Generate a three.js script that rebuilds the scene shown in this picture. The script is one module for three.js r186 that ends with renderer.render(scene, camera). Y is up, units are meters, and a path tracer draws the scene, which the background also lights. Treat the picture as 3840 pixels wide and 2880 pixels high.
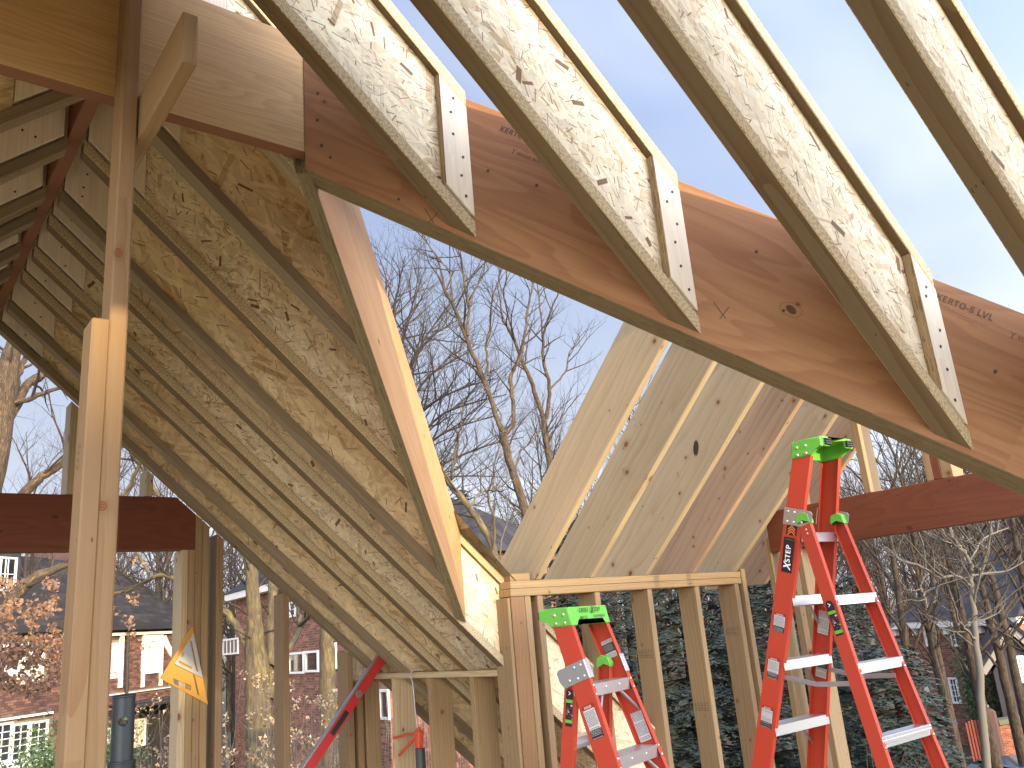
import * as THREE from 'three';
import { mergeGeometries } from 'three/addons/utils/BufferGeometryUtils.js';

// ---------------------------------------------------------------- camera, sky, sun, exposure
// Metres. y = 0 is eye height, x runs across the roof (down its right slope), -z along the main ridge, away from the camera.
const scene = new THREE.Scene();
const YAW = -0.678510, PITCH = 0.281957, ROLL = -0.087487, FOC = 3182.3;
const camera = new THREE.PerspectiveCamera(48.694, 4 / 3, 0.05, 900);
camera.rotation.order = 'YXZ';
camera.rotation.set(PITCH, YAW, ROLL);
camera.updateMatrixWorld(true);
const renderer = new THREE.WebGLRenderer({ antialias: true });
renderer.toneMapping = THREE.LinearToneMapping;
renderer.toneMappingExposure = 1.6;
renderer.shadowMap.enabled = true;
const SUN = new THREE.Vector3(-0.09, 0.225, 0.97).normalize();

function rng(seed) { let a = seed >>> 0; return () => { a |= 0; a = a + 0x6D2B79F5 | 0; let t = Math.imul(a ^ a >>> 15, 1 | a); t = t + Math.imul(t ^ t >>> 7, 61 | t) ^ t; return ((t ^ t >>> 14) >>> 0) / 4294967296; }; }
const hash2 = (x, y) => { let h = Math.imul(x | 0, 374761393) + Math.imul(y | 0, 668265263); h = Math.imul(h ^ h >>> 13, 1274126177); return ((h ^ h >>> 16) >>> 0) / 4294967296; };
const sm = (t) => t * t * (3 - 2 * t), mix = (a, b, t) => a + (b - a) * t, clamp = (v, a = 0, b = 1) => Math.min(b, Math.max(a, v));
const step01 = (a, b, v) => sm(clamp((v - a) / (b - a)));
function noise(x, y) { const i = Math.floor(x), j = Math.floor(y), u = sm(x - i), v = sm(y - j); return mix(mix(hash2(i, j), hash2(i + 1, j), u), mix(hash2(i, j + 1), hash2(i + 1, j + 1), u), v); }
function fbm(x, y, n = 4) { let s = 0, a = 0.5; for (let k = 0; k < n; k++) { s += a * noise(x, y); x = x * 2.03 + 17.1; y = y * 2.03 + 9.7; a *= 0.5; } return s / (1 - Math.pow(0.5, n)); }

{ // one late-afternoon sky: pale blue, whiter towards the horizon, thin broken cloud, raised strongly towards the low sun to light the interior
  const W = 1024, H = 512, d = new Float32Array(W * H * 4);
  for (let j = 0; j < H; j++) {
    const el = ((j + 0.5) / H - 0.5) * Math.PI, se = Math.sin(el);
    for (let i = 0; i < W; i++) {
      const az = ((i + 0.5) / W - 0.5) * 2 * Math.PI, dx = Math.cos(el) * Math.cos(az), dz = Math.cos(el) * Math.sin(az);
      const t = Math.pow(clamp(1 - Math.max(0, se) * 1.05), 2.1);
      let r = mix(0.165, 0.58, t), g = mix(0.245, 0.61, t), b = mix(0.435, 0.66, t);
      const q = 1 / (Math.max(0.02, se) + 0.22), cx = dx * q, cz = dz * q;
      const c = step01(0.46, 0.78, fbm(cx * 1.3 + 5.2, cz * 1.9 + 3.1, 5)) * step01(0.0, 0.12, se) * 0.5;
      r = mix(r, 0.50, c); g = mix(g, 0.53, c); b = mix(b, 0.59, c);
      const gam = Math.max(0.26, Math.acos(clamp(dx * SUN.x + se * SUN.y + dz * SUN.z, -1, 1)));      // out-of-view sky raised broadly towards the sun to fill the interior, plus a small corona
      const f = 1 + 10 * (0.5 + 0.5 * Math.cos(gam)) ** 3 + 5 * Math.exp(-3.2 * gam), wm = clamp((f - 1) * 0.07, 0, 0.4);
      r *= f * (1 + wm * 0.3); g *= f; b *= f * (1 - wm * 0.35);
      if (se < 0) { r = 0.32; g = 0.30; b = 0.27; }
      d.set([r, g, b, 1], (j * W + i) * 4);
    }
  }
  const t = new THREE.DataTexture(d, W, H, THREE.RGBAFormat, THREE.FloatType);
  t.mapping = THREE.EquirectangularReflectionMapping; t.minFilter = t.magFilter = THREE.LinearFilter; t.needsUpdate = true;
  scene.background = t; scene.environment = t;
}
const sun = new THREE.DirectionalLight(new THREE.Color().setRGB(1.0, 0.80, 0.45), 4.2);
sun.position.copy(SUN).multiplyScalar(60); sun.target.position.set(0, 0, 0);
sun.castShadow = true; sun.shadow.mapSize.set(4096, 4096); sun.shadow.radius = 1.2;
Object.assign(sun.shadow.camera, { left: -45, right: 45, top: 45, bottom: -45, near: 1, far: 160 });
scene.add(sun, sun.target);

// ---------------------------------------------------------------- pixel of the 3840 x 2880 photograph -> point
function ray(px, py) { return new THREE.Vector3((px - 1920) / FOC, -(py - 1440) / FOC, -1).applyQuaternion(camera.quaternion); }
function onPlane(px, py, n, d) { const v = ray(px, py); return v.multiplyScalar(d / (n[0] * v.x + n[1] * v.y + n[2] * v.z)); }
const onZ = (px, py, z) => onPlane(px, py, [0, 0, 1], z), onX = (px, py, x) => onPlane(px, py, [1, 0, 0], x);
function atDist(px, py, D) { const v = ray(px, py); return v.multiplyScalar(D / Math.hypot(v.x, v.z)); }   // D metres away over the ground

// ---------------------------------------------------------------- things, parts, solids
const used = new Map();
function numbered(name) { const k = used.get(name) ?? 0; used.set(name, k + 1); return k ? name + '_' + String(k).padStart(3, '0') : name; }
function thing(name, label, category, group) {
  const o = new THREE.Group(); o.name = numbered(name); o.userData = { label, category }; if (group) o.userData.group = group;
  scene.add(o); return o;
}
function part(name, geo, mat, parent) { const m = new THREE.Mesh(geo, mat); m.name = name; m.castShadow = m.receiveShadow = true; parent.add(m); return m; }
function settle(o) { // move the group's origin to the thing's base
  o.updateMatrixWorld(true);
  const b = new THREE.Box3().setFromObject(o), c = new THREE.Vector3((b.min.x + b.max.x) / 2, b.min.y, (b.min.z + b.max.z) / 2);
  for (const k of o.children) k.position.sub(c);
  o.position.add(c); return o;
}
function structure(name, geo, mat) { const m = new THREE.Mesh(geo, mat); m.name = numbered(name); m.castShadow = m.receiveShadow = true; m.userData.kind = 'structure'; scene.add(m); return m; }
const V = (a) => (a.isVector3 ? a.clone() : new THREE.Vector3(...a));
let seedCount = 1;
// a prism with eased edges between two matching polygons A and B; uv in metres, u along the grain.
// cls(normal) -> material slot (0 faces, 1 edges ...); faces across the grain take slot `end`.
function prism(A, B, { grain = [1, 0, 0], ch = 0.002, cls = null, end = 0, slots = 1 } = {}) {
  A = A.map(V); B = B.map(V); const n = A.length, P = [...A, ...B], g = V(grain).normalize(), R = rng(seedCount++ * 7919);
  const uo = R() * 7, vo = R() * 3, cen = P.reduce((s, p) => s.add(p), new THREE.Vector3()).multiplyScalar(1 / P.length);
  const faces = [[...Array(n).keys()], [...Array(n).keys()].map((i) => n + i)];
  for (let i = 0; i < n; i++) faces.push([i, (i + 1) % n, n + (i + 1) % n, n + i]);
  const info = faces.map((f) => {
    const N = new THREE.Vector3(), c = new THREE.Vector3();
    f.forEach((id, k) => { const a = P[id], b = P[f[(k + 1) % f.length]]; N.x += (a.y - b.y) * (a.z + b.z); N.y += (a.z - b.z) * (a.x + b.x); N.z += (a.x - b.x) * (a.y + b.y); c.add(a); });
    N.normalize(); c.multiplyScalar(1 / f.length); if (N.dot(c.clone().sub(cen)) < 0) N.negate();
    const ins = new Map();
    f.forEach((id, k) => {
      const e1 = P[f[(k + 1) % f.length]].clone().sub(P[id]), e2 = P[f[(k + f.length - 1) % f.length]].clone().sub(P[id]), l = Math.min(e1.length(), e2.length());
      e1.normalize(); e2.normalize(); const s = Math.max(0.35, e1.clone().cross(e2).length());
      ins.set(id, P[id].clone().addScaledVector(e1.add(e2), Math.min(ch, l * 0.3) / s));
    });
    const across = Math.abs(N.dot(g)) > 0.55;
    let ug = g, vg = new THREE.Vector3().crossVectors(N, g);
    if (across) { ug = Math.abs(N.y) < 0.8 ? new THREE.Vector3(0, 1, 0).addScaledVector(N, -N.y) : new THREE.Vector3(1, 0, 0); vg = new THREE.Vector3().crossVectors(N, ug); }
    ug = ug.clone().normalize(); vg.normalize();
    return { f, N, ins, ug, vg, slot: across ? end : cls ? cls(N) : 0 };
  });
  const buckets = Array.from({ length: slots }, () => ({ p: [], n: [], t: [] }));
  const emit = (poly, I, ref) => {
    const N = new THREE.Vector3().crossVectors(poly[1].clone().sub(poly[0]), poly[2].clone().sub(poly[0])); if (N.lengthSq() < 1e-16) return; N.normalize();
    if (N.dot(ref) < 0) { poly = poly.slice().reverse(); N.negate(); }
    const b = buckets[I.slot];
    for (let k = 1; k < poly.length - 1; k++) for (const q of [poly[0], poly[k], poly[k + 1]]) { b.p.push(q.x, q.y, q.z); b.n.push(N.x, N.y, N.z); b.t.push(q.dot(I.ug) + uo, q.dot(I.vg) + vo); }
  };
  for (const I of info) emit(I.f.map((id) => I.ins.get(id)), I, I.N);
  if (ch > 0) {
    const seen = new Map();
    info.forEach((I, fi) => I.f.forEach((id, k) => {
      const jd = I.f[(k + 1) % I.f.length], key = Math.min(id, jd) + '_' + Math.max(id, jd);
      if (seen.has(key)) { const J = info[seen.get(key)]; emit([I.ins.get(id), I.ins.get(jd), J.ins.get(jd), J.ins.get(id)], J.slot < I.slot ? I : J, I.N.clone().add(J.N)); } else seen.set(key, fi);
    }));
    for (let id = 0; id < P.length; id++) { const F = info.filter((I) => I.ins.has(id)); if (F.length === 3) emit(F.map((I) => I.ins.get(id)), F[0], F[0].N.clone().add(F[1].N).add(F[2].N)); }
  }
  const geo = new THREE.BufferGeometry(), p = [], nn = [], t = []; let st = 0;
  buckets.forEach((b, k) => { if (slots > 1 && b.p.length) { geo.addGroup(st, b.p.length / 3, k); st += b.p.length / 3; } for (const v of b.p) p.push(v); for (const v of b.n) nn.push(v); for (const v of b.t) t.push(v); });
  geo.setAttribute('position', new THREE.Float32BufferAttribute(p, 3)); geo.setAttribute('normal', new THREE.Float32BufferAttribute(nn, 3)); geo.setAttribute('uv', new THREE.Float32BufferAttribute(t, 2));
  return geo;
}
function box(x0, x1, y0, y1, z0, z1, o = {}) { return prism([[x0, y0, z0], [x1, y0, z0], [x1, y1, z0], [x0, y1, z0]], [[x0, y0, z1], [x1, y0, z1], [x1, y1, z1], [x0, y1, z1]], o); }
// a bar of a x b section from P to Q; `side` is the direction across its a
function bar(P, Q, side, a, b, o = {}) {
  P = V(P); Q = V(Q); const d = Q.clone().sub(P).normalize(), s = V(side); s.addScaledVector(d, -s.dot(d)).normalize(); const t = new THREE.Vector3().crossVectors(d, s);
  const ring = (c) => [[-1, -1], [1, -1], [1, 1], [-1, 1]].map(([i, j]) => c.clone().addScaledVector(s, i * a / 2).addScaledVector(t, j * b / 2));
  return prism(ring(P), ring(Q), { grain: d.toArray(), ...o });
}

// ---------------------------------------------------------------- textures (what surfaces are made of) and materials
function canvas(w, h) { const c = document.createElement('canvas'); c.width = w; c.height = h; return c; }
function tex(c, lu, lv, srgb = true) {
  const t = new THREE.CanvasTexture(c); t.wrapS = t.wrapT = THREE.RepeatWrapping; t.repeat.set(1 / lu, 1 / lv); t.anisotropy = 8;
  if (srgb) t.colorSpace = THREE.SRGBColorSpace; return t;
}
function paint(w, h, fn) {
  const c = canvas(w, h), x = c.getContext('2d'), im = x.createImageData(w, h), d = im.data;
  for (let j = 0; j < h; j++) for (let i = 0; i < w; i++) { const v = fn(i, j), k = (j * w + i) * 4; d[k] = v[0]; d[k + 1] = v[1]; d[k + 2] = v[2]; d[k + 3] = 255; }
  x.putImageData(im, 0, 0); return c;
}
const rgb = (r, g, b, a = 1) => `rgba(${r | 0},${g | 0},${b | 0},${a})`;

// oriented strand board: thousands of wood strands pressed at all angles, some bark-dark chips
function osb(size, metres, seed, { strand = 0.085, thick = 0.02, count = 5200, spread = 0.9, dark = 1, base = [203, 176, 128] }) {
  const R = rng(seed), c = canvas(size, size), x = c.getContext('2d'), b = canvas(size, size), y = b.getContext('2d'), k = size / metres;
  x.fillStyle = rgb(...base); x.fillRect(0, 0, size, size); y.fillStyle = '#777'; y.fillRect(0, 0, size, size);
  const one = (w, h, col, lum, edge) => {
    const px = R() * size, py = R() * size, a = (R() - 0.5) * 2 * spread * (R() < 0.25 ? 2 : 1), sk = (R() - 0.5) * h;
    for (const ox of [-size, 0, size]) for (const oy of [-size, 0, size]) {
      if (px + ox < -w || px + ox > size + w || py + oy < -w || py + oy > size + w) continue;
      for (const [q, st] of [[x, col], [y, rgb(lum, lum, lum, 0.7)]]) {
        q.save(); q.translate(px + ox, py + oy); q.rotate(a); q.fillStyle = st; q.beginPath();
        q.moveTo(-w / 2, -h / 2 + sk * 0.3); q.lineTo(w / 2 - sk, -h / 2); q.lineTo(w / 2, h / 2 - sk * 0.4); q.lineTo(-w / 2 + sk, h / 2); q.closePath(); q.fill();
        if (edge) { q.strokeStyle = q === x ? edge : 'rgba(0,0,0,0.4)'; q.lineWidth = Math.max(0.7, 0.0009 * k); q.beginPath(); q.moveTo(w / 2, h / 2 - sk * 0.4); q.lineTo(-w / 2 + sk, h / 2); q.lineTo(-w / 2, -h / 2 + sk * 0.3); q.stroke(); }
        q.restore();
      }
    }
  };
  for (let i = 0; i < count; i++) {
    const v = R(), t = 0.90 + 0.17 * R(), m = v < 0.66 ? [1, 1, 1] : v < 0.82 ? [1.03, 1.04, 1.06] : v < 0.96 ? [0.92, 0.885, 0.83] : [0.80, 0.72, 0.62];
    one((0.35 + R() * 0.95) * strand * k, (0.25 + R() * 0.8) * thick * k, rgb(...base.map((q, j) => clamp(q * m[j] * t, 0, 250)), 0.72), 70 + R() * 120, R() < 0.55 ? rgb(96, 70, 42, 0.32) : null);
  }
  for (let i = 0; i < count * 0.36 * dark; i++) one((0.06 + R() * 0.34) * strand * k, (0.05 + R() * 0.13) * thick * k, rgb(96 + R() * 40, 70 + R() * 32, 42 + R() * 24, 0.35 + R() * 0.45), 30 + R() * 40, null);
  for (let i = 0; i < count * 0.01 * dark; i++) one((0.2 + R() * 0.3) * strand * k, (0.3 + R() * 0.4) * thick * k, rgb(104, 72, 42, 0.8), 40, null);
  return [c, b];
}
const [osbC, osbB] = osb(2048, 2.2, 11, { strand: 0.13, thick: 0.026, count: 8000, spread: 0.8, dark: 0.62, base: [238, 216, 172] });
const [webC, webB] = osb(2048, 1.6, 23, { strand: 0.10, thick: 0.022, count: 8500, spread: 1.0, dark: 1.0, base: [240, 224, 190] });

// sawn softwood: growth-ring streaks along the board, knots that bend them, nail specks
function lumber(seed, { w = 2048, h = 256, lu = 2.4, lv = 0.3, base = [222, 190, 138], late = [0.86, 0.78, 0.66], rings = 42, knots = 7, kr = 0.014, specks = 10, stain = 0.5 }) {
  const R = rng(seed), K = [], so = R() * 50;
  for (let i = 0; i < knots; i++) K.push([R() * lu, R() * lv, kr * (0.4 + R() * 1.0), 0.75 + R() * 0.5]);
  const c = paint(w, h, (i, j) => {
    const u = i / w * lu, v = j / h * lv; let vv = v, kn = 0, ring = 0;
    for (const [ku, kv, r, e] of K) {
      let du = Math.abs(u - ku), dv = Math.abs(v - kv); du = Math.min(du, lu - du); dv = Math.min(dv, lv - dv);
      const d = Math.hypot(du / (1.25 * e), dv) / r;
      if (d < 7) { vv += Math.sign(v - kv) * r * 0.9 * Math.exp(-d * d * 0.12); if (d < 1.1) { kn = Math.max(kn, 1 - step01(0.8, 1.1, d)); ring = 0.5 + 0.5 * Math.sin(d * 14); } else kn = Math.max(kn, 0.35 * Math.exp(-(d - 1) * 1.6)); }
    }
    const wav = fbm(u * 0.9 + so, vv * 9 + so, 3), ph = (vv * rings + wav * 4.2 + so) , s = ph - Math.floor(ph), g = Math.pow(s, 3) * (0.55 + 0.6 * noise(u * 2 + so, ph | 0));
    const fine = noise(u * 30 + so, v * 900) * 0.5 + noise(u * 6, v * 420 + so) * 0.5, big = fbm(u * 1.3 + so * 2, v * 5, 3);
    const sh = 1 - (fine - 0.5) * 0.09 - (big - 0.5) * 0.16 * stain;
    let col = [0, 1, 2].map((q) => base[q] * mix(1, late[q], g * 0.8) * sh);
    if (kn > 0) col = col.map((q, m) => mix(q, [120, 74, 40][m] * (0.8 + 0.35 * ring), kn));
    return col;
  });
  const x = c.getContext('2d');
  for (let i = 0; i < specks; i++) { x.fillStyle = rgb(60, 42, 28, 0.7); x.beginPath(); x.ellipse(R() * w, R() * h, 1.5 + R() * 5, 1 + R() * 1.2, 0, 0, 7); x.fill(); }
  return tex(c, lu, lv);
}
// laminated veneer: peeled-veneer figure, broad soft cathedrals, open pin knots and filled patches
function veneer(seed, { w = 2048, h = 512, lu = 3.6, lv = 0.9, base = [196, 142, 96], late = [0.78, 0.66, 0.56], figure = 5, lines = 26, knots = 10, seam = 0, amt = 1 }) {
  const R = rng(seed), so = R() * 60, c = paint(w, h, (i, j) => {
    const u = i / w * lu, v = j / h * lv, a = fbm(u * 0.55 + so, v * figure + so, 4), b = fbm(u * 2.2 + so, v * 30, 3), ph = a * lines, s = ph - Math.floor(ph);
    const g = step01(0.15, 0.9, s) * (1 - step01(0.92, 1, s)), broad = fbm(u * 0.35 + so * 3, v * 2.2, 3), fine = noise(u * 9, v * 520 + so);
    return [0, 1, 2].map((q) => base[q] * mix(1, late[q], amt * (g * 0.34 + step01(0.45, 0.75, broad) * 0.5)) * (1.04 - 0.08 * fine - 0.08 * (b - 0.5)));
  }), x = c.getContext('2d');
  for (let i = 0; i < knots; i++) {
    const px = R() * w, py = R() * h, r = 2 + R() * 6; x.fillStyle = rgb(70, 38, 20, 0.85); x.beginPath(); x.ellipse(px, py, r * 1.3, r * 0.8, R() * 0.4, 0, 7); x.fill();
    x.strokeStyle = rgb(110, 66, 38, 0.5); x.lineWidth = 1.5; x.beginPath(); x.ellipse(px, py, r * 2.4, r * 1.5, 0, 0, 7); x.stroke();
  }
  for (let i = 0; i < seam; i++) { const px = R() * w; x.strokeStyle = rgb(90, 50, 28, 0.5); x.lineWidth = 1.2; x.beginPath(); x.moveTo(px, 0); x.lineTo(px + 8, h); x.stroke(); }
  return tex(c, lu, lv);
}
// stacked plies seen on edge
function plies(seed, { w = 1024, h = 256, lu = 1.2, lv = 0.12, n = 32, a = [150, 136, 104], b = [96, 84, 60] }) {
  const so = seed * 3.7, c = paint(w, h, (i, j) => {
    const u = i / w * lu, v = j / h, p = v * n, k = Math.floor(p), s = p - k, tone = hash2(k % n, seed), dash = noise(u * 22 + k * 13, k + so);
    const m = clamp(0.25 * tone + (s < 0.22 ? 0.55 : 0) + (dash > 0.72 ? 0.3 : 0) + 0.2 * noise(u * 120, p * 3));
    return [0, 1, 2].map((q) => mix(a[q], b[q], m));
  });
  return tex(c, lu, lv);
}
// flange edge: short stacked dashes of veneer checks
function dashes(seed) {
  const R = rng(seed), w = 1024, h = 64, c = canvas(w, h), x = c.getContext('2d'); x.fillStyle = rgb(196, 176, 138); x.fillRect(0, 0, w, h);
  for (let r = 0; r < 9; r++) { let p = R() * 12; while (p < w) { const l = 7 + R() * 9; x.fillStyle = rgb(96 + R() * 40, 80 + R() * 34, 54 + R() * 26, 0.5 + R() * 0.4); x.fillRect(p, 4 + r * 7 + R() * 2, l, 2 + R() * 2); p += l + 4 + R() * 10; } }
  return tex(c, 0.75, 0.04);
}
const std = (o) => new THREE.MeshStandardMaterial({ roughness: 0.75, ...o });
const sheathMap = tex(osbC, 2.2, 2.2), sheathBump = tex(osbB, 2.2, 2.2, false), webMap = tex(webC, 1.6, 1.6), webBump = tex(webB, 1.6, 1.6, false);
const M = {};
M.osb = std({ map: sheathMap, bumpMap: sheathBump, bumpScale: 0.0012, roughness: 0.8 });
M.web = std({ map: webMap, bumpMap: webBump, bumpScale: 0.0012, roughness: 0.8 });
const spfA = lumber(1, { base: [153, 127, 90], kr: 0.010, late: [0.9, 0.84, 0.74] }), spfB = lumber(2, { base: [144, 118, 85], kr: 0.009, late: [0.9, 0.84, 0.74], knots: 9, stain: 0.9 }), spfC = lumber(3, { base: [190, 170, 136], rings: 60, knots: 5 });
const wide = lumber(4, { base: [175, 156, 126], knots: 9, rings: 22, kr: 0.009, late: [0.93, 0.88, 0.82], lu: 3, lv: 0.36, stain: 0.8 }), wideRed = lumber(5, { base: [166, 138, 112], knots: 22, rings: 26, kr: 0.007, late: [0.9, 0.84, 0.78], lu: 3, lv: 0.36, stain: 1.6 });
const flangeFaceShaded = lumber(6, { base: [112, 94, 66], knots: 3, kr: 0.008, rings: 20, stain: 0.8, specks: 26 });  // brown veneer face, darkened further with the shade of the undersides
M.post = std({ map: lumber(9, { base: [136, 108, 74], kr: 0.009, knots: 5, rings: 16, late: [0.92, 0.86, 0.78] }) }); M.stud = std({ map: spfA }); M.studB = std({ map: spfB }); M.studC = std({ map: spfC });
M.rafter = std({ map: wide }); M.rafterRed = std({ map: wideRed });
M.flange = std({ map: flangeFaceShaded, roughness: 0.8 }); M.flangeDash = std({ map: dashes(8), roughness: 0.85 });
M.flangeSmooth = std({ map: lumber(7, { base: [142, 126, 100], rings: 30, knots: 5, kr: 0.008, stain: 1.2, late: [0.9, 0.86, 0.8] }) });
M.kerto = std({ map: veneer(31, { base: [160, 116, 74], late: [0.8, 0.68, 0.58], figure: 4, lines: 16, knots: 7 }), roughness: 0.65 });
M.girder = std({ map: veneer(32, { base: [196, 160, 106], late: [0.8, 0.72, 0.62], figure: 7, lines: 20, knots: 12, amt: 0.8 }), roughness: 0.65 });
M.redlvl = std({ map: veneer(33, { base: [118, 63, 35], late: [0.8, 0.66, 0.55], figure: 5, lines: 14, knots: 22, seam: 2 }), roughness: 0.6 });
M.valley = std({ map: veneer(34, { base: [194, 150, 102], late: [0.9, 0.8, 0.7], figure: 3, lines: 12, knots: 14, amt: 0.7 }), roughness: 0.65 });
M.lvlEdge = std({ map: plies(41, { n: 30, a: [150, 134, 100], b: [84, 72, 50] }), roughness: 0.85 });
M.redEdge = std({ color: new THREE.Color(0.20, 0.085, 0.04), roughness: 0.7 });
M.plyFace = std({ map: veneer(35, { base: [234, 220, 196], late: [0.93, 0.9, 0.86], figure: 6, lines: 16, knots: 0, amt: 0.6 }), roughness: 0.7 });
M.plyEdge = std({ map: plies(42, { n: 18, lv: 0.06, a: [196, 168, 122], b: [88, 66, 44] }), roughness: 0.85 });
M.nail = std({ color: new THREE.Color(0.06, 0.05, 0.045), roughness: 0.5, metalness: 0.4 });
M.alu = std({ color: new THREE.Color(0.72, 0.72, 0.72), roughness: 0.36, metalness: 1 });
M.steelGrey = std({ color: new THREE.Color(0.42, 0.42, 0.42), roughness: 0.45, metalness: 0.9 });
M.fibre = std({ color: new THREE.Color(0.46, 0.042, 0.014), roughness: 0.55 });
M.green = std({ color: new THREE.Color(0.13, 0.46, 0.05), roughness: 0.45 });
M.rubber = std({ color: new THREE.Color(0.022, 0.022, 0.024), roughness: 0.7 });
M.black = std({ color: new THREE.Color(0.02, 0.02, 0.022), roughness: 0.5 });
M.paintWhite = std({ color: new THREE.Color(0.80, 0.76, 0.68), roughness: 0.55 });
M.glass = new THREE.MeshPhysicalMaterial({ color: new THREE.Color(0.03, 0.035, 0.04), roughness: 0.06, clearcoat: 1, clearcoatRoughness: 0.03, ior: 1.5 });
// print: flat lettering as a thin decal
function decal(w, h, draw, opaque = false) {
  const c = canvas(w, h), x = c.getContext('2d'); if (!opaque) x.clearRect(0, 0, w, h); draw(x, w, h);
  const t = new THREE.CanvasTexture(c); t.colorSpace = THREE.SRGBColorSpace; t.anisotropy = 8;
  return std({ map: t, transparent: !opaque, roughness: 0.55 });
}
// a rectangle lying on a surface: centre, direction of reading, up direction, size; stands off by `off`
function printOn(name, mat, parent, c, right, up, w, h, off = 0.0012) {
  const r = V(right).normalize(), u = V(up); u.addScaledVector(r, -u.dot(r)).normalize(); const n = new THREE.Vector3().crossVectors(r, u);
  const g = new THREE.PlaneGeometry(w, h); const m = part(name, g, mat, parent);
  m.matrixAutoUpdate = true; m.quaternion.setFromRotationMatrix(new THREE.Matrix4().makeBasis(r, u, n)); m.position.copy(V(c)).addScaledVector(n, off); return m;
}
const nailGeo = new THREE.CylinderGeometry(0.0042, 0.0042, 0.003, 7);
function nail(parent, p, n) { const m = part('nail', nailGeo, M.nail, parent); m.position.copy(V(p)); m.quaternion.setFromUnitVectors(new THREE.Vector3(0, 1, 0), V(n).normalize()); return m; }

// ---------------------------------------------------------------- the timber frame
const TH = Math.atan(0.895784), T = Math.tan(TH), CO = Math.cos(TH), SI = Math.sin(TH);
const C0 = 1.65 / CO, C1 = 2.002 / CO, FT = 0.038 / CO;            // underside and top of the I-joists on the slope y = C - T x, flange height measured plumb
const XR = 0.498, FLOOR = -1.63, GROUND = -5.3, EAVE = 3.72;
const KN = 3.01, KT = 0.118 * Math.SQRT2;                          // near valley beam: faces x - z = KN and KN + KT
const LN = -1.105, LF = LN - 0.044 * Math.SQRT2;                   // far valley beam: faces x + z = LN and LF
const two = (a, b) => [a, b];
const zface = (N) => (Math.abs(N.z) > 0.7 ? 0 : 1);

// one I-joist: two flanges, a strand-board web, plywood stiffeners; xa, xb give the upper and lower plumb cut at a given z
function joist(name, label, group, z0, { side = 1, xa = () => 0.5235, xb, dash = true, ridgePlate = true, endPlate = false, face = M.flange, web = M.web }) {
  const w = 0.058, zs = [z0, z0 + w], mx = (x) => (side > 0 ? x : 2 * XR - x), o = thing(name, label, 'rafter', group), dir = [side * CO, -SI, 0];
  const ring = (z, lo, hi) => { const a = xa(z), b = xb(z); return [[mx(a), lo - T * a, z], [mx(b), lo - T * b, z], [mx(b), hi - T * b, z], [mx(a), hi - T * a, z]]; };
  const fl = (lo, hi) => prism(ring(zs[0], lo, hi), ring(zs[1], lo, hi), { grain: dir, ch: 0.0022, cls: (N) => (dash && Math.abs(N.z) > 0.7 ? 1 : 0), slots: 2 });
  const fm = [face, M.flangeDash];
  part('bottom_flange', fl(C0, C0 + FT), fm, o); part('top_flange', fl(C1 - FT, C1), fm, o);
  const zm = z0 + w / 2;
  part('web', prism(ring(zm - 0.005, C0 + FT - 0.008, C1 - FT + 0.008), ring(zm + 0.005, C0 + FT - 0.008, C1 - FT + 0.008), { grain: dir, ch: 0 }), web, o);
  const plate = (x0, x1, cut) => {   // fills the web between the flanges on the +z side, with a gap at the foot
    const za = zm + 0.0055, zb = z0 + w + 0.001, lo = C0 + FT + 0.012, hi = C1 - FT - 0.003;
    const rg = (z) => { const b = cut ? cut(z) - 0.002 : x1; return [[mx(x0), lo - T * x0, z], [mx(b), lo - T * b, z], [mx(b), hi - T * b, z], [mx(x0), hi - T * x0, z]]; };
    const pl = part('web_stiffener', prism(rg(za), rg(zb), { grain: [0, 1, 0], ch: 0.0015, cls: (N) => (Math.abs(N.z) > 0.7 ? 0 : 1), slots: 2 }), [M.plyFace, M.plyEdge], o);
    const R = rng(Math.round(1e4 * (z0 + 9)) + (cut ? 5 : side * 3));
    for (let k = 0; k < 6; k++) { const f = (k + 0.4 + R() * 0.4) / 6.3, x = mix(x0, x1, 0.3 + 0.45 * R()), y = mix(lo, hi, f) - T * x; nail(pl, [mx(x), y, zb + 0.0005], [0, 0, 1]); }
  };
  if (ridgePlate) plate(0.535, 0.535 + 0.19 + 0.02 * (hash2(Math.round(z0 * 100), 3)), null);
  if (endPlate) plate(xb(z0 + w) - 0.092, xb(z0 + w), xb);
  o.userData.zm = undefined; delete o.userData.zm;
  return o;
}
const ordinal = ['first', 'second', 'third', 'fourth', 'fifth', 'sixth', 'seventh', 'eighth'];
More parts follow.
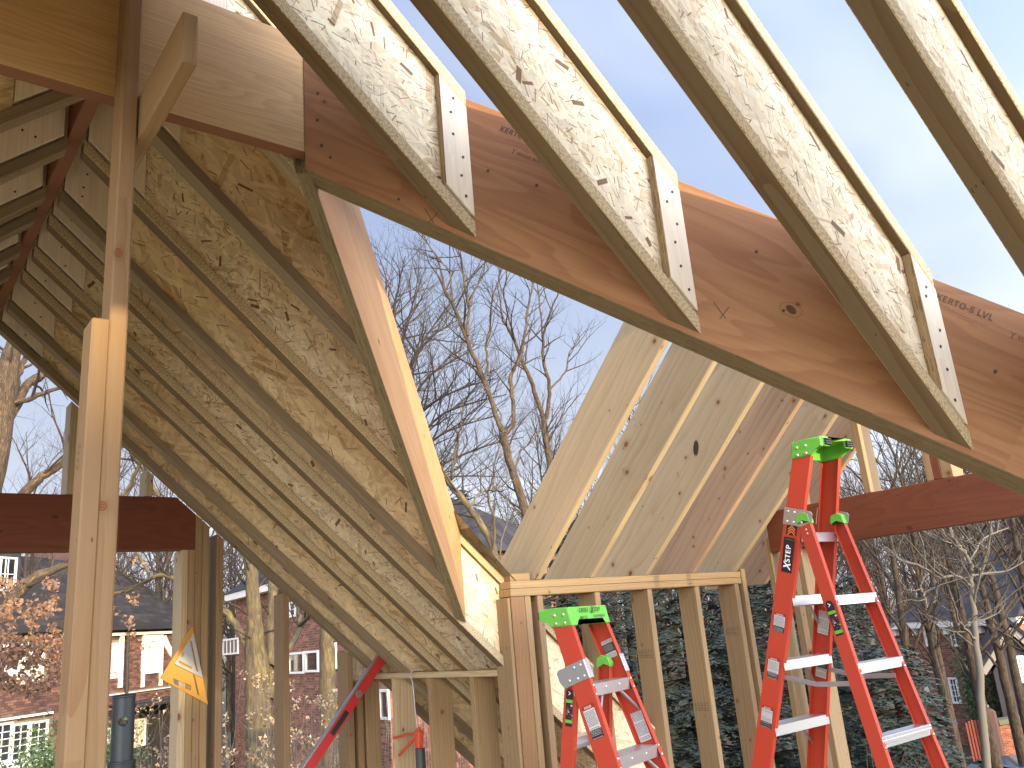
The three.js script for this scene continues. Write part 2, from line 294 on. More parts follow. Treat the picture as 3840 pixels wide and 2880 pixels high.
{ // jack joists of the open roof, landing on the near valley beam
  const zs = [-1.768, -1.368, -0.950, -0.592];
  zs.forEach((z, i) => {
    const o = joist('jack_rafter', 'wooden I-joist jack rafter against the sky, ' + ordinal[i] + ' down the wide valley beam from its splice', 'open I-joists landing on the wide valley beam', z, { xb: (zz) => KN + zz, endPlate: true });
    if (i === 0) { // a bead of blue-grey sealant beside the first stiffener
      const pts = []; for (let k = 0; k <= 14; k++) { const x = 1.238 - 0.012 + 0.004 * Math.sin(k * 1.9), y = mix(C1 - FT - 0.03, C0 + FT + 0.05, k / 14) - T * 1.238; pts.push(new THREE.Vector3(x, y, z + 0.036)); }
      part('sealant_bead', new THREE.TubeGeometry(new THREE.CatmullRomCurve3(pts), 30, 0.0055, 6), std({ color: new THREE.Color(0.12, 0.15, 0.22), roughness: 0.8 }), o);
    }
    settle(o);
  });
  // the same roof goes on behind the camera
  for (let i = 0; i < 3; i++) settle(joist('common_rafter', 'wooden I-joist rafter of the open roof, ' + ordinal[i] + ' past the valley beam', 'open I-joists beyond the valley beam', -0.19 + 0.406 * i, { xb: () => EAVE }));
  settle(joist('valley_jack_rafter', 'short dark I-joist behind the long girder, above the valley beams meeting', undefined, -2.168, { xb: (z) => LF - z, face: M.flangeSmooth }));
}
{ // joists of the sheathed wing
  const R = [[-2.585, 0, (z) => LF - z], [-2.992, 1, (z) => LF - z], [-3.392, 0, (z) => LF - z], [-3.613, 1, () => EAVE], [-3.948, 1, () => EAVE], [-4.232, 1, () => EAVE], [-4.635, 0, () => EAVE], [-4.950, 0, () => EAVE]];
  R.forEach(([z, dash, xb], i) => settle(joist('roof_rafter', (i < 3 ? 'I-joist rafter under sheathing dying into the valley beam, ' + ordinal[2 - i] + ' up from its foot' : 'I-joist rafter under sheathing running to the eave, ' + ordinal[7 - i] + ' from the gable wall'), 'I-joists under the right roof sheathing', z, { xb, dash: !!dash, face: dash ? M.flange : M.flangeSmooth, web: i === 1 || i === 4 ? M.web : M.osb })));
  const left = [-2.600, -3.005, -3.400, -3.613, -3.948, -4.232, -4.635, -4.950];
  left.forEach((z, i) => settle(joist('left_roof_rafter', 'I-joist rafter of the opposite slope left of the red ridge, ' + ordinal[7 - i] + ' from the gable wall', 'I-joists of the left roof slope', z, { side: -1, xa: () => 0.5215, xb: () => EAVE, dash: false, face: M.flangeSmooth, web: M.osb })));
}
{ // ridge, girder, valley beams
  let o = thing('ridge_beam', 'dark red laminated ridge beam running away under the roof peak', 'beam');
  part('beam', box(0.4755, 0.5205, 1.800, 2.235, -5.09, 1.62, { grain: [0, 0, 1], cls: (N) => (Math.abs(N.x) > 0.7 ? 0 : 1), end: 1, slots: 2 }), [M.redlvl, M.redEdge], o); settle(o);
  o = thing('girder_beam', 'pale brown horizontal laminated girder behind the tall post', 'beam');
  part('beam', box(-1.6, 1.02, 1.403, 1.806, -2.104, -2.060, { grain: [1, 0, 0], cls: (N) => (Math.abs(N.z) > 0.7 ? 0 : 1), end: 1, slots: 2 }), [M.girder, M.redEdge], o); settle(o);
  // near valley beam
  const kz = (x, far) => x - KN - (far ? KT : 0), ky = 2.197, kh = 0.468;
  const ring = (s, far) => { const x = s + (far ? KT / 2 : 0), z = s - KN - (far ? KT / 2 : 0), y = ky - T * s; return [[x, y, z], [x, y + kh, z]]; };
  o = thing('valley_beam', 'wide orange laminated valley beam printed KERTO-S LVL crossing the open roof', 'beam');
  const a = 0.953, b = 2.60, A = [ring(a, 0)[0], ring(b, 0)[0], ring(b, 0)[1], ring(a, 0)[1]], B = [ring(a, 1)[0], ring(b, 1)[0], ring(b, 1)[1], ring(a, 1)[1]], kd = [1, -T, 1];
  part('beam', prism(A, B, { grain: kd, ch: 0.002, cls: (N) => (Math.abs(N.y) < 0.5 ? 0 : 1), end: 1, slots: 2 }), [M.kerto, M.lvlEdge], o);
  const kp = (px, py) => onPlane(px, py, [1, 0, -1], KN), nrm = [-1, 0, 1];
  const stamp = decal(1024, 320, (x) => {
    x.fillStyle = 'rgba(70,42,24,0.72)'; x.font = 'bold 118px sans-serif'; x.fillText('KERTO-S LVL', 8, 120);
    x.fillStyle = 'rgba(80,50,30,0.5)'; x.font = '26px sans-serif'; ['ICC-ES ESR-3633   APA PR-L268', 'NATIONAL 2.0E  EN 14374   0809-CPD-1001', 'Manufactured by', 'Finland'].forEach((s, k) => x.fillText(s, 30 + k * 150, 170 + k * 36));
  });
  const mill = decal(512, 160, (x) => { x.fillStyle = 'rgba(80,50,30,0.6)'; x.font = 'bold 64px sans-serif'; x.fillText('Mets\u00e4 Wood', 90, 100); x.lineWidth = 9; x.strokeStyle = 'rgba(80,50,30,0.6)'; x.beginPath(); x.moveTo(40, 120); x.lineTo(40, 70); x.lineTo(18, 40); x.moveTo(40, 70); x.lineTo(64, 40); x.stroke(); });
  const up = new THREE.Vector3(0, 1, 0);
  for (const [px, py] of [[3656, 1192], [1985, 545]]) printOn('printed_stamp', stamp, o, kp(px, py), kd, up, 0.21, 0.066, 0.0015);
  for (const [px, py] of [[3875, 1290], [1985, 592]]) printOn('printed_mark', mill, o, kp(px, py), kd, up, 0.12, 0.0375, 0.0015);
  // pencilled layout cross and a wood knot with cracks
  const pencil = decal(128, 128, (x) => { x.strokeStyle = 'rgba(50,28,16,0.75)'; x.lineWidth = 5; x.beginPath(); x.moveTo(14, 6); x.lineTo(92, 122); x.moveTo(112, 40); x.lineTo(52, 124); x.stroke(); });
  for (const [px, py] of [[2705, 1165], [1615, 810]]) printOn('pencil_mark', pencil, o, kp(px, py), [1, -0.2, 1], up, 0.05, 0.05, 0.0014);
  for (const [px, py] of [[2012, 695], [2836, 944], [2938, 1165], [2110, 575], [1495, 748], [1206, 545], [1239, 590], [1190, 450], [1192, 350], [2530, 735], [3732, 1393], [1830, 640]]) nail(o, kp(px, py), nrm);
  settle(o);
  // far valley beam, sunlit along its top
  const lring = (s, far) => { const x = s - (far ? 0.022 * Math.SQRT2 : 0), z = LN - s - (far ? 0.022 * Math.SQRT2 : 0); return [x, z]; };
  const ly = C0 + T * 0.022 * Math.SQRT2, lh = 0.466;
  o = thing('far_valley_beam', 'peach coloured laminated valley beam sloping down away to the wall corner', 'beam');
  const s0 = 0.985, s1 = 2.442, Lp = (s, far) => { const [x, z] = lring(s, far), y = ly - T * s; return [[x, y, z], [x, y + lh, z]]; };
  part('beam', prism([Lp(s0, 0)[0], Lp(s1, 0)[0], Lp(s1, 0)[1], Lp(s0, 0)[1]], [Lp(s0, 1)[0], Lp(s1 - 0.02, 1)[0], Lp(s1 - 0.02, 1)[1], Lp(s0, 1)[1]], { grain: [1, -T, -1], cls: (N) => (Math.abs(N.y) < 0.5 ? 0 : 1), end: 1, slots: 2 }), [M.valley, M.lvlEdge], o);
  settle(o);
  // cross ridge behind the near valley beam
  o = thing('cross_ridge_board', 'ridge board of the cross gable hidden behind the wide valley beam', 'beam');
  part('board', box(1.16, 4.93, 1.42, 1.70, -2.135, -2.097, { grain: [1, 0, 0] }), M.rafter, o); settle(o);
}
{ // roof sheathing panels
  const panel = (label, side, pts, group) => { const mx = (x) => (side > 0 ? x : 2 * XR - x), lo = C1 + 0.0015, o = thing('roof_sheathing_panel', label, 'sheathing', group);
    part('panel', prism(pts.map(([x, z]) => [mx(x), lo - T * x, z]), pts.map(([x, z]) => [mx(x), lo + 0.0155 - T * x, z]), { grain: [side * CO, -SI, 0], ch: 0.001 }), M.osb, o); settle(o); };
  const xs = [0.499, 1.408, 2.317, 3.226, 3.74], rowName = ['top course by the ridge', 'second course below the ridge', 'third course below the ridge', 'lowest course at the eave'];
  for (let k = 0; k < 4; k++) {
    const a = xs[k] + 0.0012, b = xs[k + 1] - 0.0012, lim = (x) => (x < 1.0 ? -2.125 : x < 2.45 ? -1.125 - x : -3.552), mid = k % 2 ? -4.05 : -3.72, near = [];
    near.push([a, lim(a)]); if (a < 1 && b > 1) near.push([1.0, -2.125]); if (a < 2.45 && b > 2.45) near.push([2.449, -3.574 + 0.0]); near.push([b, lim(b)]);
    panel('strand board roof sheathing, ' + rowName[k] + ', beside the valley', 1, [...near, [b, mid + 0.0015], [a, mid + 0.0015]], 'sheathing panels of the right slope');
    panel('strand board roof sheathing, ' + rowName[k] + ', at the gable', 1, [[a, mid - 0.0015], [b, mid - 0.0015], [b, -5.2], [a, -5.2]], 'sheathing panels of the right slope');
    if (k === 0) panel('strand board roof sheathing of the left slope, ' + rowName[k] + ', far half', -1, [[a, -2.6], [b, -2.6], [b, -5.2], [a, -5.2]], 'sheathing panels of the left slope');
    if (k === 0) panel('strand board roof sheathing of the left slope, ' + rowName[k] + ', near half', -1, [[a, 2.2], [b, 2.2], [b, -2.603], [a, -2.603]], 'sheathing panels of the left slope');
  }
}
function stud(name, label, x0, x1, y0, y1, z0, z1, mat = M.stud, group) { const o = thing(name, label, 'stud', group); part('stud', box(x0, x1, y0, y1, z0, z1, { grain: [0, 1, 0], ch: 0.003 }), mat, o); settle(o); return o; }
{ // the tall post and the block under the girder
  let o = thing('tall_post', 'tall single stud rising past the girder, its lower half sunlit', 'post');
  const lean = (y) => -0.012 * (0.9 - y) / 2.5;
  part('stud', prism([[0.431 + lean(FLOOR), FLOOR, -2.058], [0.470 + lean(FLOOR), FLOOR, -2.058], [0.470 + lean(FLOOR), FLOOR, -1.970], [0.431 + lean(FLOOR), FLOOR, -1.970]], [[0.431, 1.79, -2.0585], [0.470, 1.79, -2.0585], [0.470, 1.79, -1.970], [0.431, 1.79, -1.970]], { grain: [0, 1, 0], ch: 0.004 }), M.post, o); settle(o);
  o = thing('short_post', 'shorter stud nailed to the tall post, its square top in sunlight', 'post');
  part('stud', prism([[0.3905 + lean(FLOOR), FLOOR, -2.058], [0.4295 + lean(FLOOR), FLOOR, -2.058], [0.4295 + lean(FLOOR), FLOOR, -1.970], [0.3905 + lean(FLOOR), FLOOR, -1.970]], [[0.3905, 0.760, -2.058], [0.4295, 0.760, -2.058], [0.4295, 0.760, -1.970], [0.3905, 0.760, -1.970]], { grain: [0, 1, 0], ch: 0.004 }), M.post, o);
  const st = decal(256, 512, (x) => { x.fillStyle = 'rgba(60,56,60,0.55)'; x.font = 'bold 46px sans-serif'; x.save(); x.translate(70, 60); x.rotate(0.35); for (let k = 0; k < 4; k++) x.fillText(['KD-HT', 'S-P-F', 'STUD', 'NLGA'][k], 0, k * 60); x.restore(); });
  printOn('printed_stamp', st, o, [0.3895, 0.42, -2.014], [0, 0, 1], [0, 1, 0], 0.06, 0.13, 0.0015); settle(o);
  o = thing('support_block', 'stub of lumber nailed beside the tall post under the girder', 'block');
  part('block', prism([[0.4712, 1.252, -1.63], [0.5055, 1.252, -1.63], [0.5055, 1.382, -1.63], [0.4712, 1.382, -1.63]], [[0.4712, 1.242, -2.12], [0.5055, 1.242, -2.12], [0.5055, 1.372, -2.12], [0.4712, 1.372, -2.12]], { grain: [0, 0, 1], ch: 0.003 }), M.studB, o); settle(o);
}
{ // far gable wall
  const z1 = -4.951, z0 = -5.09;
  let o = thing('gable_header', 'dark red laminated header across the far gable opening', 'beam');
  part('beam', prism([[-0.7, 0.593, z1], [1.583, 0.593, z1], [1.583, 0.792, z1], [1.472, 0.889, z1], [-0.7, 0.889, z1]], [[-0.7, 0.593, z1 - 0.089], [1.583, 0.593, z1 - 0.089], [1.583, 0.792, z1 - 0.089], [1.472, 0.889, z1 - 0.089], [-0.7, 0.889, z1 - 0.089]], { grain: [1, 0, 0], cls: (N) => (Math.abs(N.z) > 0.7 ? 0 : 1), end: 1, slots: 2 }), [M.redlvl, M.redEdge], o); settle(o);
  const under = (x) => C0 - T * x;
  const rakeStud = (name, label, x, y0, mat, group, w = 0.038) => { const g = thing(name, label, 'stud', group), ya = under(x) - 0.003, yb = under(x + w) - 0.003;
    part('stud', prism([[x, y0, z1], [x + w, y0, z1], [x + w, yb, z1], [x, ya, z1]], [[x, y0, z0], [x + w, y0, z0], [x + w, yb, z0], [x, ya, z0]], { grain: [0, 1, 0], ch: 0.003 }), mat, g); settle(g); return g; };
  rakeStud('cripple_stud', 'long cripple stud on the dark red gable header beside the sunlit post', 0.902, 0.891, M.studC);
  rakeStud('cripple_stud', 'stubby cripple stud on the dark red gable header close under the rafter', 1.305, 0.891, M.studC);
  const gr = 'studs of the built up gable post';
  stud('jack_stud', 'outer jack stud directly under the gable header end', 1.508, 1.5455, FLOOR, 0.592, z0, z1 + 0.002, M.studC, gr);
  stud('jack_stud', 'inner jack stud of the pair under the gable header end', 1.546, 1.5835, FLOOR, 0.592, z0, z1, M.stud, gr);
  rakeStud('king_stud', 'king stud against the cut end of the gable header', 1.585, FLOOR, M.studB, gr);
  rakeStud('king_stud', 'second king stud right of the gable header, behind the yellow square', 1.6245, FLOOR, M.stud, gr);
  rakeStud('king_stud', 'lone gable stud standing just clear of the built up post', 1.708, FLOOR, M.studB);
  rakeStud('gable_stud', 'gable stud with a grey side between two tree trunks', 2.102, FLOOR, M.studB);
  rakeStud('gable_stud', 'gable stud with a grey side behind the red level', 2.510, FLOOR, M.studB);
  stud('corner_stud', 'narrow corner stud where gable wall meets the low wall', 2.572, 2.6115, FLOOR, -0.215, z0, z1, M.studB);
  stud('corner_stud', 'wide corner stud at the end of the low wall', 2.626, 2.724, FLOOR, -0.215, z0, z1 + 0.003, M.stud);
}
{ // low bearing wall under the rafters
  let o = thing('low_wall_plate', 'low wall top plate carrying the rafters, caulking gun hung on it', 'plate');
  part('plate', box(2.660, 2.800, -0.213, -0.181, -4.93, -3.585, { grain: [0, 0, 1], ch: 0.003 }), M.studC, o); settle(o);
  const zs = [[-4.686, -4.647], [-4.289, -4.250], [-3.873, -3.833]];
  zs.forEach(([a, b], i) => stud('low_wall_stud', 'stud of the low wall, ' + ['beside the gable corner', 'in the middle beside the caulking gun', 'nearest the sunlit corner post'][i], 2.661, 2.800, FLOOR, -0.214, a, b, [M.studC, M.stud, M.stud][i], 'studs of the low wall'));
  stud('low_wall_stud', 'tall end stud of the low wall against the corner post', 2.657, 2.6755, FLOOR, 0.158, -3.618, -3.484, M.studB, 'studs of the low wall');
}
{ // cross gable wall: double plate, studs, corner post
  const zf = -3.480, zb = -3.620, xa = 2.678, xb = 4.530;
  let o = thing('wall_top_plate', 'sunlit double top plate of the stud wall behind the ladders', 'plate');
  part('upper_plate', box(xa + 0.004, xb, 0.2025, 0.240, zb, zf, { grain: [1, 0, 0], ch: 0.003 }), M.stud, o);
  part('lower_plate', box(xa, xb - 0.004, 0.164, 0.2017, zb, zf + 0.002, { grain: [1, 0, 0], ch: 0.003 }), M.stud, o); settle(o);
  o = thing('corner_post', 'reddish square corner post under the plate end', 'post'); part('post', box(2.679, 2.766, FLOOR, 0.1625, -3.569, zf, { grain: [0, 1, 0], ch: 0.004 }), std({ map: spfB, color: new THREE.Color(0.92, 0.78, 0.66) }), o); settle(o);
  const xs = [[2.768, 2.806], [2.848, 2.887], [3.254, 3.293], [3.664, 3.703], [4.075, 4.114], [4.455, 4.494]];
  const nm = ['narrow stud nailed against the reddish corner post', 'wall stud left of the short ladder cap', 'wall stud behind the short ladder', 'wall stud just right of the short ladder', 'wall stud midway between the two ladders', 'wall stud near the plate end left of the tall ladder'];
  const mk = decal(256, 128, (x) => { x.strokeStyle = x.fillStyle = 'rgba(52,38,24,0.6)'; x.lineWidth = 5; for (const k of [0, 1]) { x.strokeRect(10 + k * 122, 10, 104, 104); x.font = 'bold 30px sans-serif'; x.fillText(['KD-HT', 'S-P-F'][k], 16 + k * 122, 52); x.fillText(['NLGA', 'No.2'][k], 22 + k * 122, 94); } });
  xs.forEach(([a, b], i) => {
    const s = stud('wall_stud', nm[i], a, b, FLOOR, 0.1625, zb, zf, [M.stud, M.studB, M.stud, M.studB, M.stud, M.studB][i], 'studs of the ladder wall');
    if (i > 2) { const y = [0, 0, 0, -0.19, -0.52, -0.12][i], m = printOn('printed_stamp', mk, s, [a - 0.0005, y, -3.55], [0, 0, 1], [0, 1, 0], 0.11, 0.05, 0.0012); m.position.sub(s.position); }
  });
  stud('end_stud', 'tall stud closing the plate end beside the tall ladder', 4.534, 4.574, FLOOR, 0.255, zb, zf + 0.004, M.stud);
  // rafters of the cross gable
  const by0 = 3.36, by1 = 3.744, rid = -2.138, mats = [M.rafter, M.rafter, M.rafter, M.rafterRed, M.rafter, M.rafterRed];
  const bl = ['broad board rafter glowing orange, standing apart beside the gap of sky', 'grey broad rafter right of the strip of sky', 'grey broad rafter with a large dark bark hole', 'speckled reddish broad rafter with an open knot', 'pale grey broad rafter ending at the plate end', 'dark reddish rafter outside the gable wall'];
  [2.848, 3.232, 3.662, 4.067, 4.466, 4.880].forEach((x, i) => {
    const o = thing('board_rafter', bl[i], 'rafter', 'board rafters of the cross gable'), w = 0.038;
    const top = by1 + (i >= 2 ? 0.07 : 0), prof = (xx) => (i < 5 ? [[xx, by0 + T * rid, rid], [xx, 0.2415, (0.2415 - by0) / T], [xx, 0.2415, (0.2415 - top) / T], [xx, top + T * rid, rid]] : [[xx, by0 + T * rid, rid], [xx, 0.156, (0.156 - by0) / T], [xx, 0.156, (0.156 - top) / T], [xx, top + T * rid, rid]]);
    part('board', prism(prof(x), prof(x + w), { grain: [0, SI, CO], ch: 0.003 }), mats[i], o);
    if (i >= 1 && i <= 3) {
      const ds = decal(128, 256, (c) => { c.fillStyle = 'rgba(50,36,24,0.7)'; c.font = 'bold 26px sans-serif'; c.fillText('WWP', 26, 40); c.fillText('S-DRY', 14, 72); c.font = '20px sans-serif'; c.fillText('HEM-FIR', 20, 104); c.fillText('No.2 256', 20, 130); });
      printOn('printed_stamp', ds, o, [x, by0 + 0.19 + T * -3.13, -3.13], [0, 0.1, 1], [0, 1, -0.1], 0.035, 0.07, 0.001); printOn('printed_stamp', ds, o, [x, by0 + 0.12 + T * -3.30, -3.30], [0, -0.7, 0.7], [0, 1, 0.6], 0.03, 0.06, 0.001);
    }
    if (i === 2) { const h = new THREE.SphereGeometry(1, 18, 12), q = h.attributes.position; for (let k = 0; k < q.count; k++) { const n = 0.75 + 0.5 * hash2(k % 19, 7); q.setXYZ(k, q.getX(k) * 0.0012, q.getY(k) * 0.042 * n, q.getZ(k) * 0.019 * n); } h.computeVertexNormals(); h.rotateX(0.25);
      const b = part('bark_pocket', h, std({ color: new THREE.Color(0.05, 0.028, 0.018), roughness: 0.95 }), o); const c = onX(2610, 1680, x); b.position.set(x, c.y, c.z); }
    settle(o);
  });
  o = thing('rafter_block', 'small offcut of board lying at the plate corner', 'block'); part('block', box(2.70, 2.83, 0.2412, 0.279, -3.60, -3.50, { grain: [1, 0, 0], ch: 0.002 }), M.studB, o); settle(o);
}
{ // right gable wall of the cross gable
  const x0 = 4.576, x1 = 4.70;
  let o = thing('right_header', 'orange red laminated header behind the tall ladder', 'beam');
  part('beam', box(x0, x0 + 0.089, 0.334, 0.580, -3.262, -0.60, { grain: [0, 0, 1], cls: (N) => (Math.abs(N.x) > 0.7 ? 0 : 1), end: 1, slots: 2 }), [M.redlvl, M.redEdge], o);
  for (const [px, py] of [[3204, 1883], [3245, 1866], [3368, 1858], [3258, 1942], [3495, 1898], [3511, 1936], [3517, 1847], [3591, 1823], [3548, 1915], [3801, 1898], [3302, 1966], [3055, 1902]]) nail(o, onX(px, py, x0), [-1, 0, 0]);
  settle(o);
  const rake = (z) => 3.36 + T * z - 0.004, zst = (name, label, z, w, y0, mat, xx0 = x0 + 0.002, xx1 = x1) => { const g = thing(name, label, 'stud', 'studs of the right gable wall');
    part('stud', prism([[xx0, y0, z], [xx0, y0, z + w], [xx0, rake(z + w), z + w], [xx0, rake(z), z]], [[xx1, y0, z], [xx1, y0, z + w], [xx1, rake(z + w), z + w], [xx1, rake(z), z]], { grain: [0, 1, 0], ch: 0.003 }), mat, g); settle(g); };
  zst('right_gable_stud', 'single stud standing on the orange red header against the sky', -2.572, 0.042, 0.5815, M.stud);
  zst('right_gable_stud', 'left stud of the ridge post on the orange red header', -2.203, 0.038, 0.5815, M.stud);
  zst('right_gable_stud', 'dark red ply in the ridge post on the orange red header', -2.1645, 0.044, 0.5815, M.redlvl);
  zst('right_gable_stud', 'right stud of the ridge post on the orange red header', -2.120, 0.060, 0.5815, M.stud);
  zst('right_gable_stud', 'short stud over the left end of the orange red header', -3.04, 0.040, 0.5815, M.stud);
  zst('right_gable_stud', 'narrow king stud beside the left end of the orange red header', -3.303, 0.040, FLOOR, M.stud);
  for (let i = 0; i < 3; i++) stud('header_post_stud', 'stud of the built up column under the right header, ' + ['outer face', 'middle ply', 'broad pale face'][i], x0 + 0.001, x1, FLOOR, 0.333, -3.165 + i * 0.0395, -3.1265 + i * 0.0395, [M.studB, M.studC, M.stud][i], 'studs of the right column');
  // near wall of the cross gable, out of frame: its plate and studs
  o = thing('near_wall_plate', 'double top plate of the opposite cross gable wall', 'plate'); part('plate', box(2.70, 4.53, 0.164, 0.240, -0.76, -0.62, { grain: [1, 0, 0], ch: 0.003 }), M.stud, o); settle(o);
  for (let i = 0; i < 5; i++) stud('near_wall_stud', 'stud of the opposite cross gable wall, ' + ordinal[i] + ' from its inner corner', 2.72 + 0.406 * i, 2.758 + 0.406 * i, FLOOR, 0.1635, -0.76, -0.62, M.stud, 'studs of the near cross wall');
  // gable at the other end of the ridge: the header that shades the top of the post
  o = thing('rear_header', 'collar beam high across the open rear gable', 'beam'); part('beam', box(-0.16, 1.14, 1.60, 1.90, 1.45, 1.539, { grain: [1, 0, 0], cls: (N) => (Math.abs(N.z) > 0.7 ? 0 : 1), end: 1, slots: 2 }), [M.redlvl, M.redEdge], o); settle(o);
}
{ // deck and the storey below
  structure('subfloor_deck', box(-2.9, 4.70, FLOOR - 0.30, FLOOR, -5.1, 1.7, { grain: [1, 0, 0], ch: 0.002 }), std({ map: sheathMap, color: new THREE.Color(0.6, 0.57, 0.52), roughness: 0.9 }));
  const o = thing('lower_storey', 'strand board clad lower storey of the house being built', 'building');
  part('wall', box(-2.85, 4.66, GROUND, FLOOR - 0.301, -5.05, 1.65, { grain: [1, 0, 0], ch: 0.01 }), M.osb, o); settle(o);
}

// ---------------------------------------------------------------- ladders
const tagBlack = (txt, arrow) => decal(1024, 200, (x, w, h) => {
  x.fillStyle = '#141414'; x.fillRect(0, 0, w, h); x.fillStyle = '#f2f2f2'; x.font = 'bold 132px sans-serif';
  x.fillText('CROSS', 30, 146); x.font = 'italic bold 190px sans-serif'; x.fillText('X', 486, 168); x.font = 'bold 132px sans-serif'; x.fillText('STEP', 610, 146);
  x.strokeStyle = '#999'; x.lineWidth = 4; x.beginPath(); x.moveTo(850 + 140, 20); x.lineTo(990, 180); x.stroke();
}, true);
const arrowTag = () => decal(200, 200, (x, w, h) => { x.fillStyle = '#141414'; x.fillRect(0, 0, w, h); x.strokeStyle = '#d9772b'; x.lineWidth = 20; for (const o of [0, 44, 88]) { x.beginPath(); x.moveTo(40 + o, 30); x.lineTo(100 + o, 100); x.lineTo(40 + o, 170); x.stroke(); } }, true);
function warn(seed, dark = 0.35) { const R = rng(seed); return decal(128, 320, (x, w, h) => {
  x.fillStyle = '#c9c6c2'; x.fillRect(0, 0, w, h); x.fillStyle = '#8c2a18'; x.fillRect(0, 0, w, 26); x.fillStyle = '#d8d4cc'; x.font = 'bold 20px sans-serif'; x.fillText('DANGER', 22, 20);
  const a = h * 0.45; x.fillStyle = '#1b1b1d'; if (dark > 0) x.fillRect(0, a, w, h * dark);
  for (let y = 36; y < h - 8; y += 8) { const inD = dark > 0 && y > a && y < a + h * dark; x.fillStyle = inD ? 'rgba(220,220,220,0.8)' : 'rgba(30,30,34,0.85)'; let p = 6; while (p < w - 14) { const l = 4 + R() * 16; x.fillRect(p, y, Math.min(l, w - 8 - p), 3.4); p += l + 4; } if (R() < 0.12) y += 8; }
}, true); }
function colourTag(seed) { const R = rng(seed); return decal(96, 420, (x, w, h) => {
  x.clearRect(0, 0, w, h); x.beginPath(); x.roundRect(2, 2, w - 4, h - 4, 40); x.clip(); x.fillStyle = '#17181a'; x.fillRect(0, 0, w, h); x.strokeStyle = '#eee'; x.lineWidth = 6; x.beginPath(); x.moveTo(34, 20); x.lineTo(60, 32); x.lineTo(34, 44); x.stroke();
  for (const y of [74, 210, 282]) { x.fillStyle = '#5db83c'; x.fillRect(0, y, w, 22); } for (let k = 0; k < 70; k++) { x.fillStyle = ['#7a7a78', '#b9b6b0', '#8c2a1c', '#3b3a3a', '#c2beb6'][R() * 5 | 0]; x.fillRect(R() * w, 100 + R() * 100 + (R() < 0.5 ? 208 : 0), 4 + R() * 26, 3 + R() * 10); }
}); }
const tagMats = { name: tagBlack(), arrow: arrowTag(), w1: warn(1, 0.35), w2: warn(2, 0.3), w3: warn(3, 0), w4: warn(4, 0.45), col: colourTag(5) };
const capText = decal(1024, 300, (x) => { x.fillStyle = '#0d160b'; x.font = 'bold 96px sans-serif'; x.fillText('CROSS', 90, 120); x.font = 'italic bold 170px sans-serif'; x.fillText('X', 455, 150); x.font = 'bold 96px sans-serif'; x.fillText('STEP', 575, 120); x.font = 'bold 56px sans-serif'; x.fillText('by LOUISVILLE', 560, 215); x.font = 'bold 30px sans-serif'; x.fillText('L A D D E R', 690, 260); x.font = 'italic bold 70px sans-serif'; x.fillText('300', 100, 235); x.font = 'bold 28px sans-serif'; x.fillText('LB LOAD', 235, 205); x.fillText('CAPACITY', 235, 237); });
const rivetGeo = new THREE.SphereGeometry(1, 10, 5, 0, Math.PI * 2, 0, Math.PI / 2);
function rivet(parent, p, n, r = 0.0065) { const m = part('rivet', rivetGeo, M.alu, parent); m.scale.set(r, r * 0.6, r); m.position.copy(V(p)); m.quaternion.setFromUnitVectors(new THREE.Vector3(0, 1, 0), V(n).normalize()); return m; }

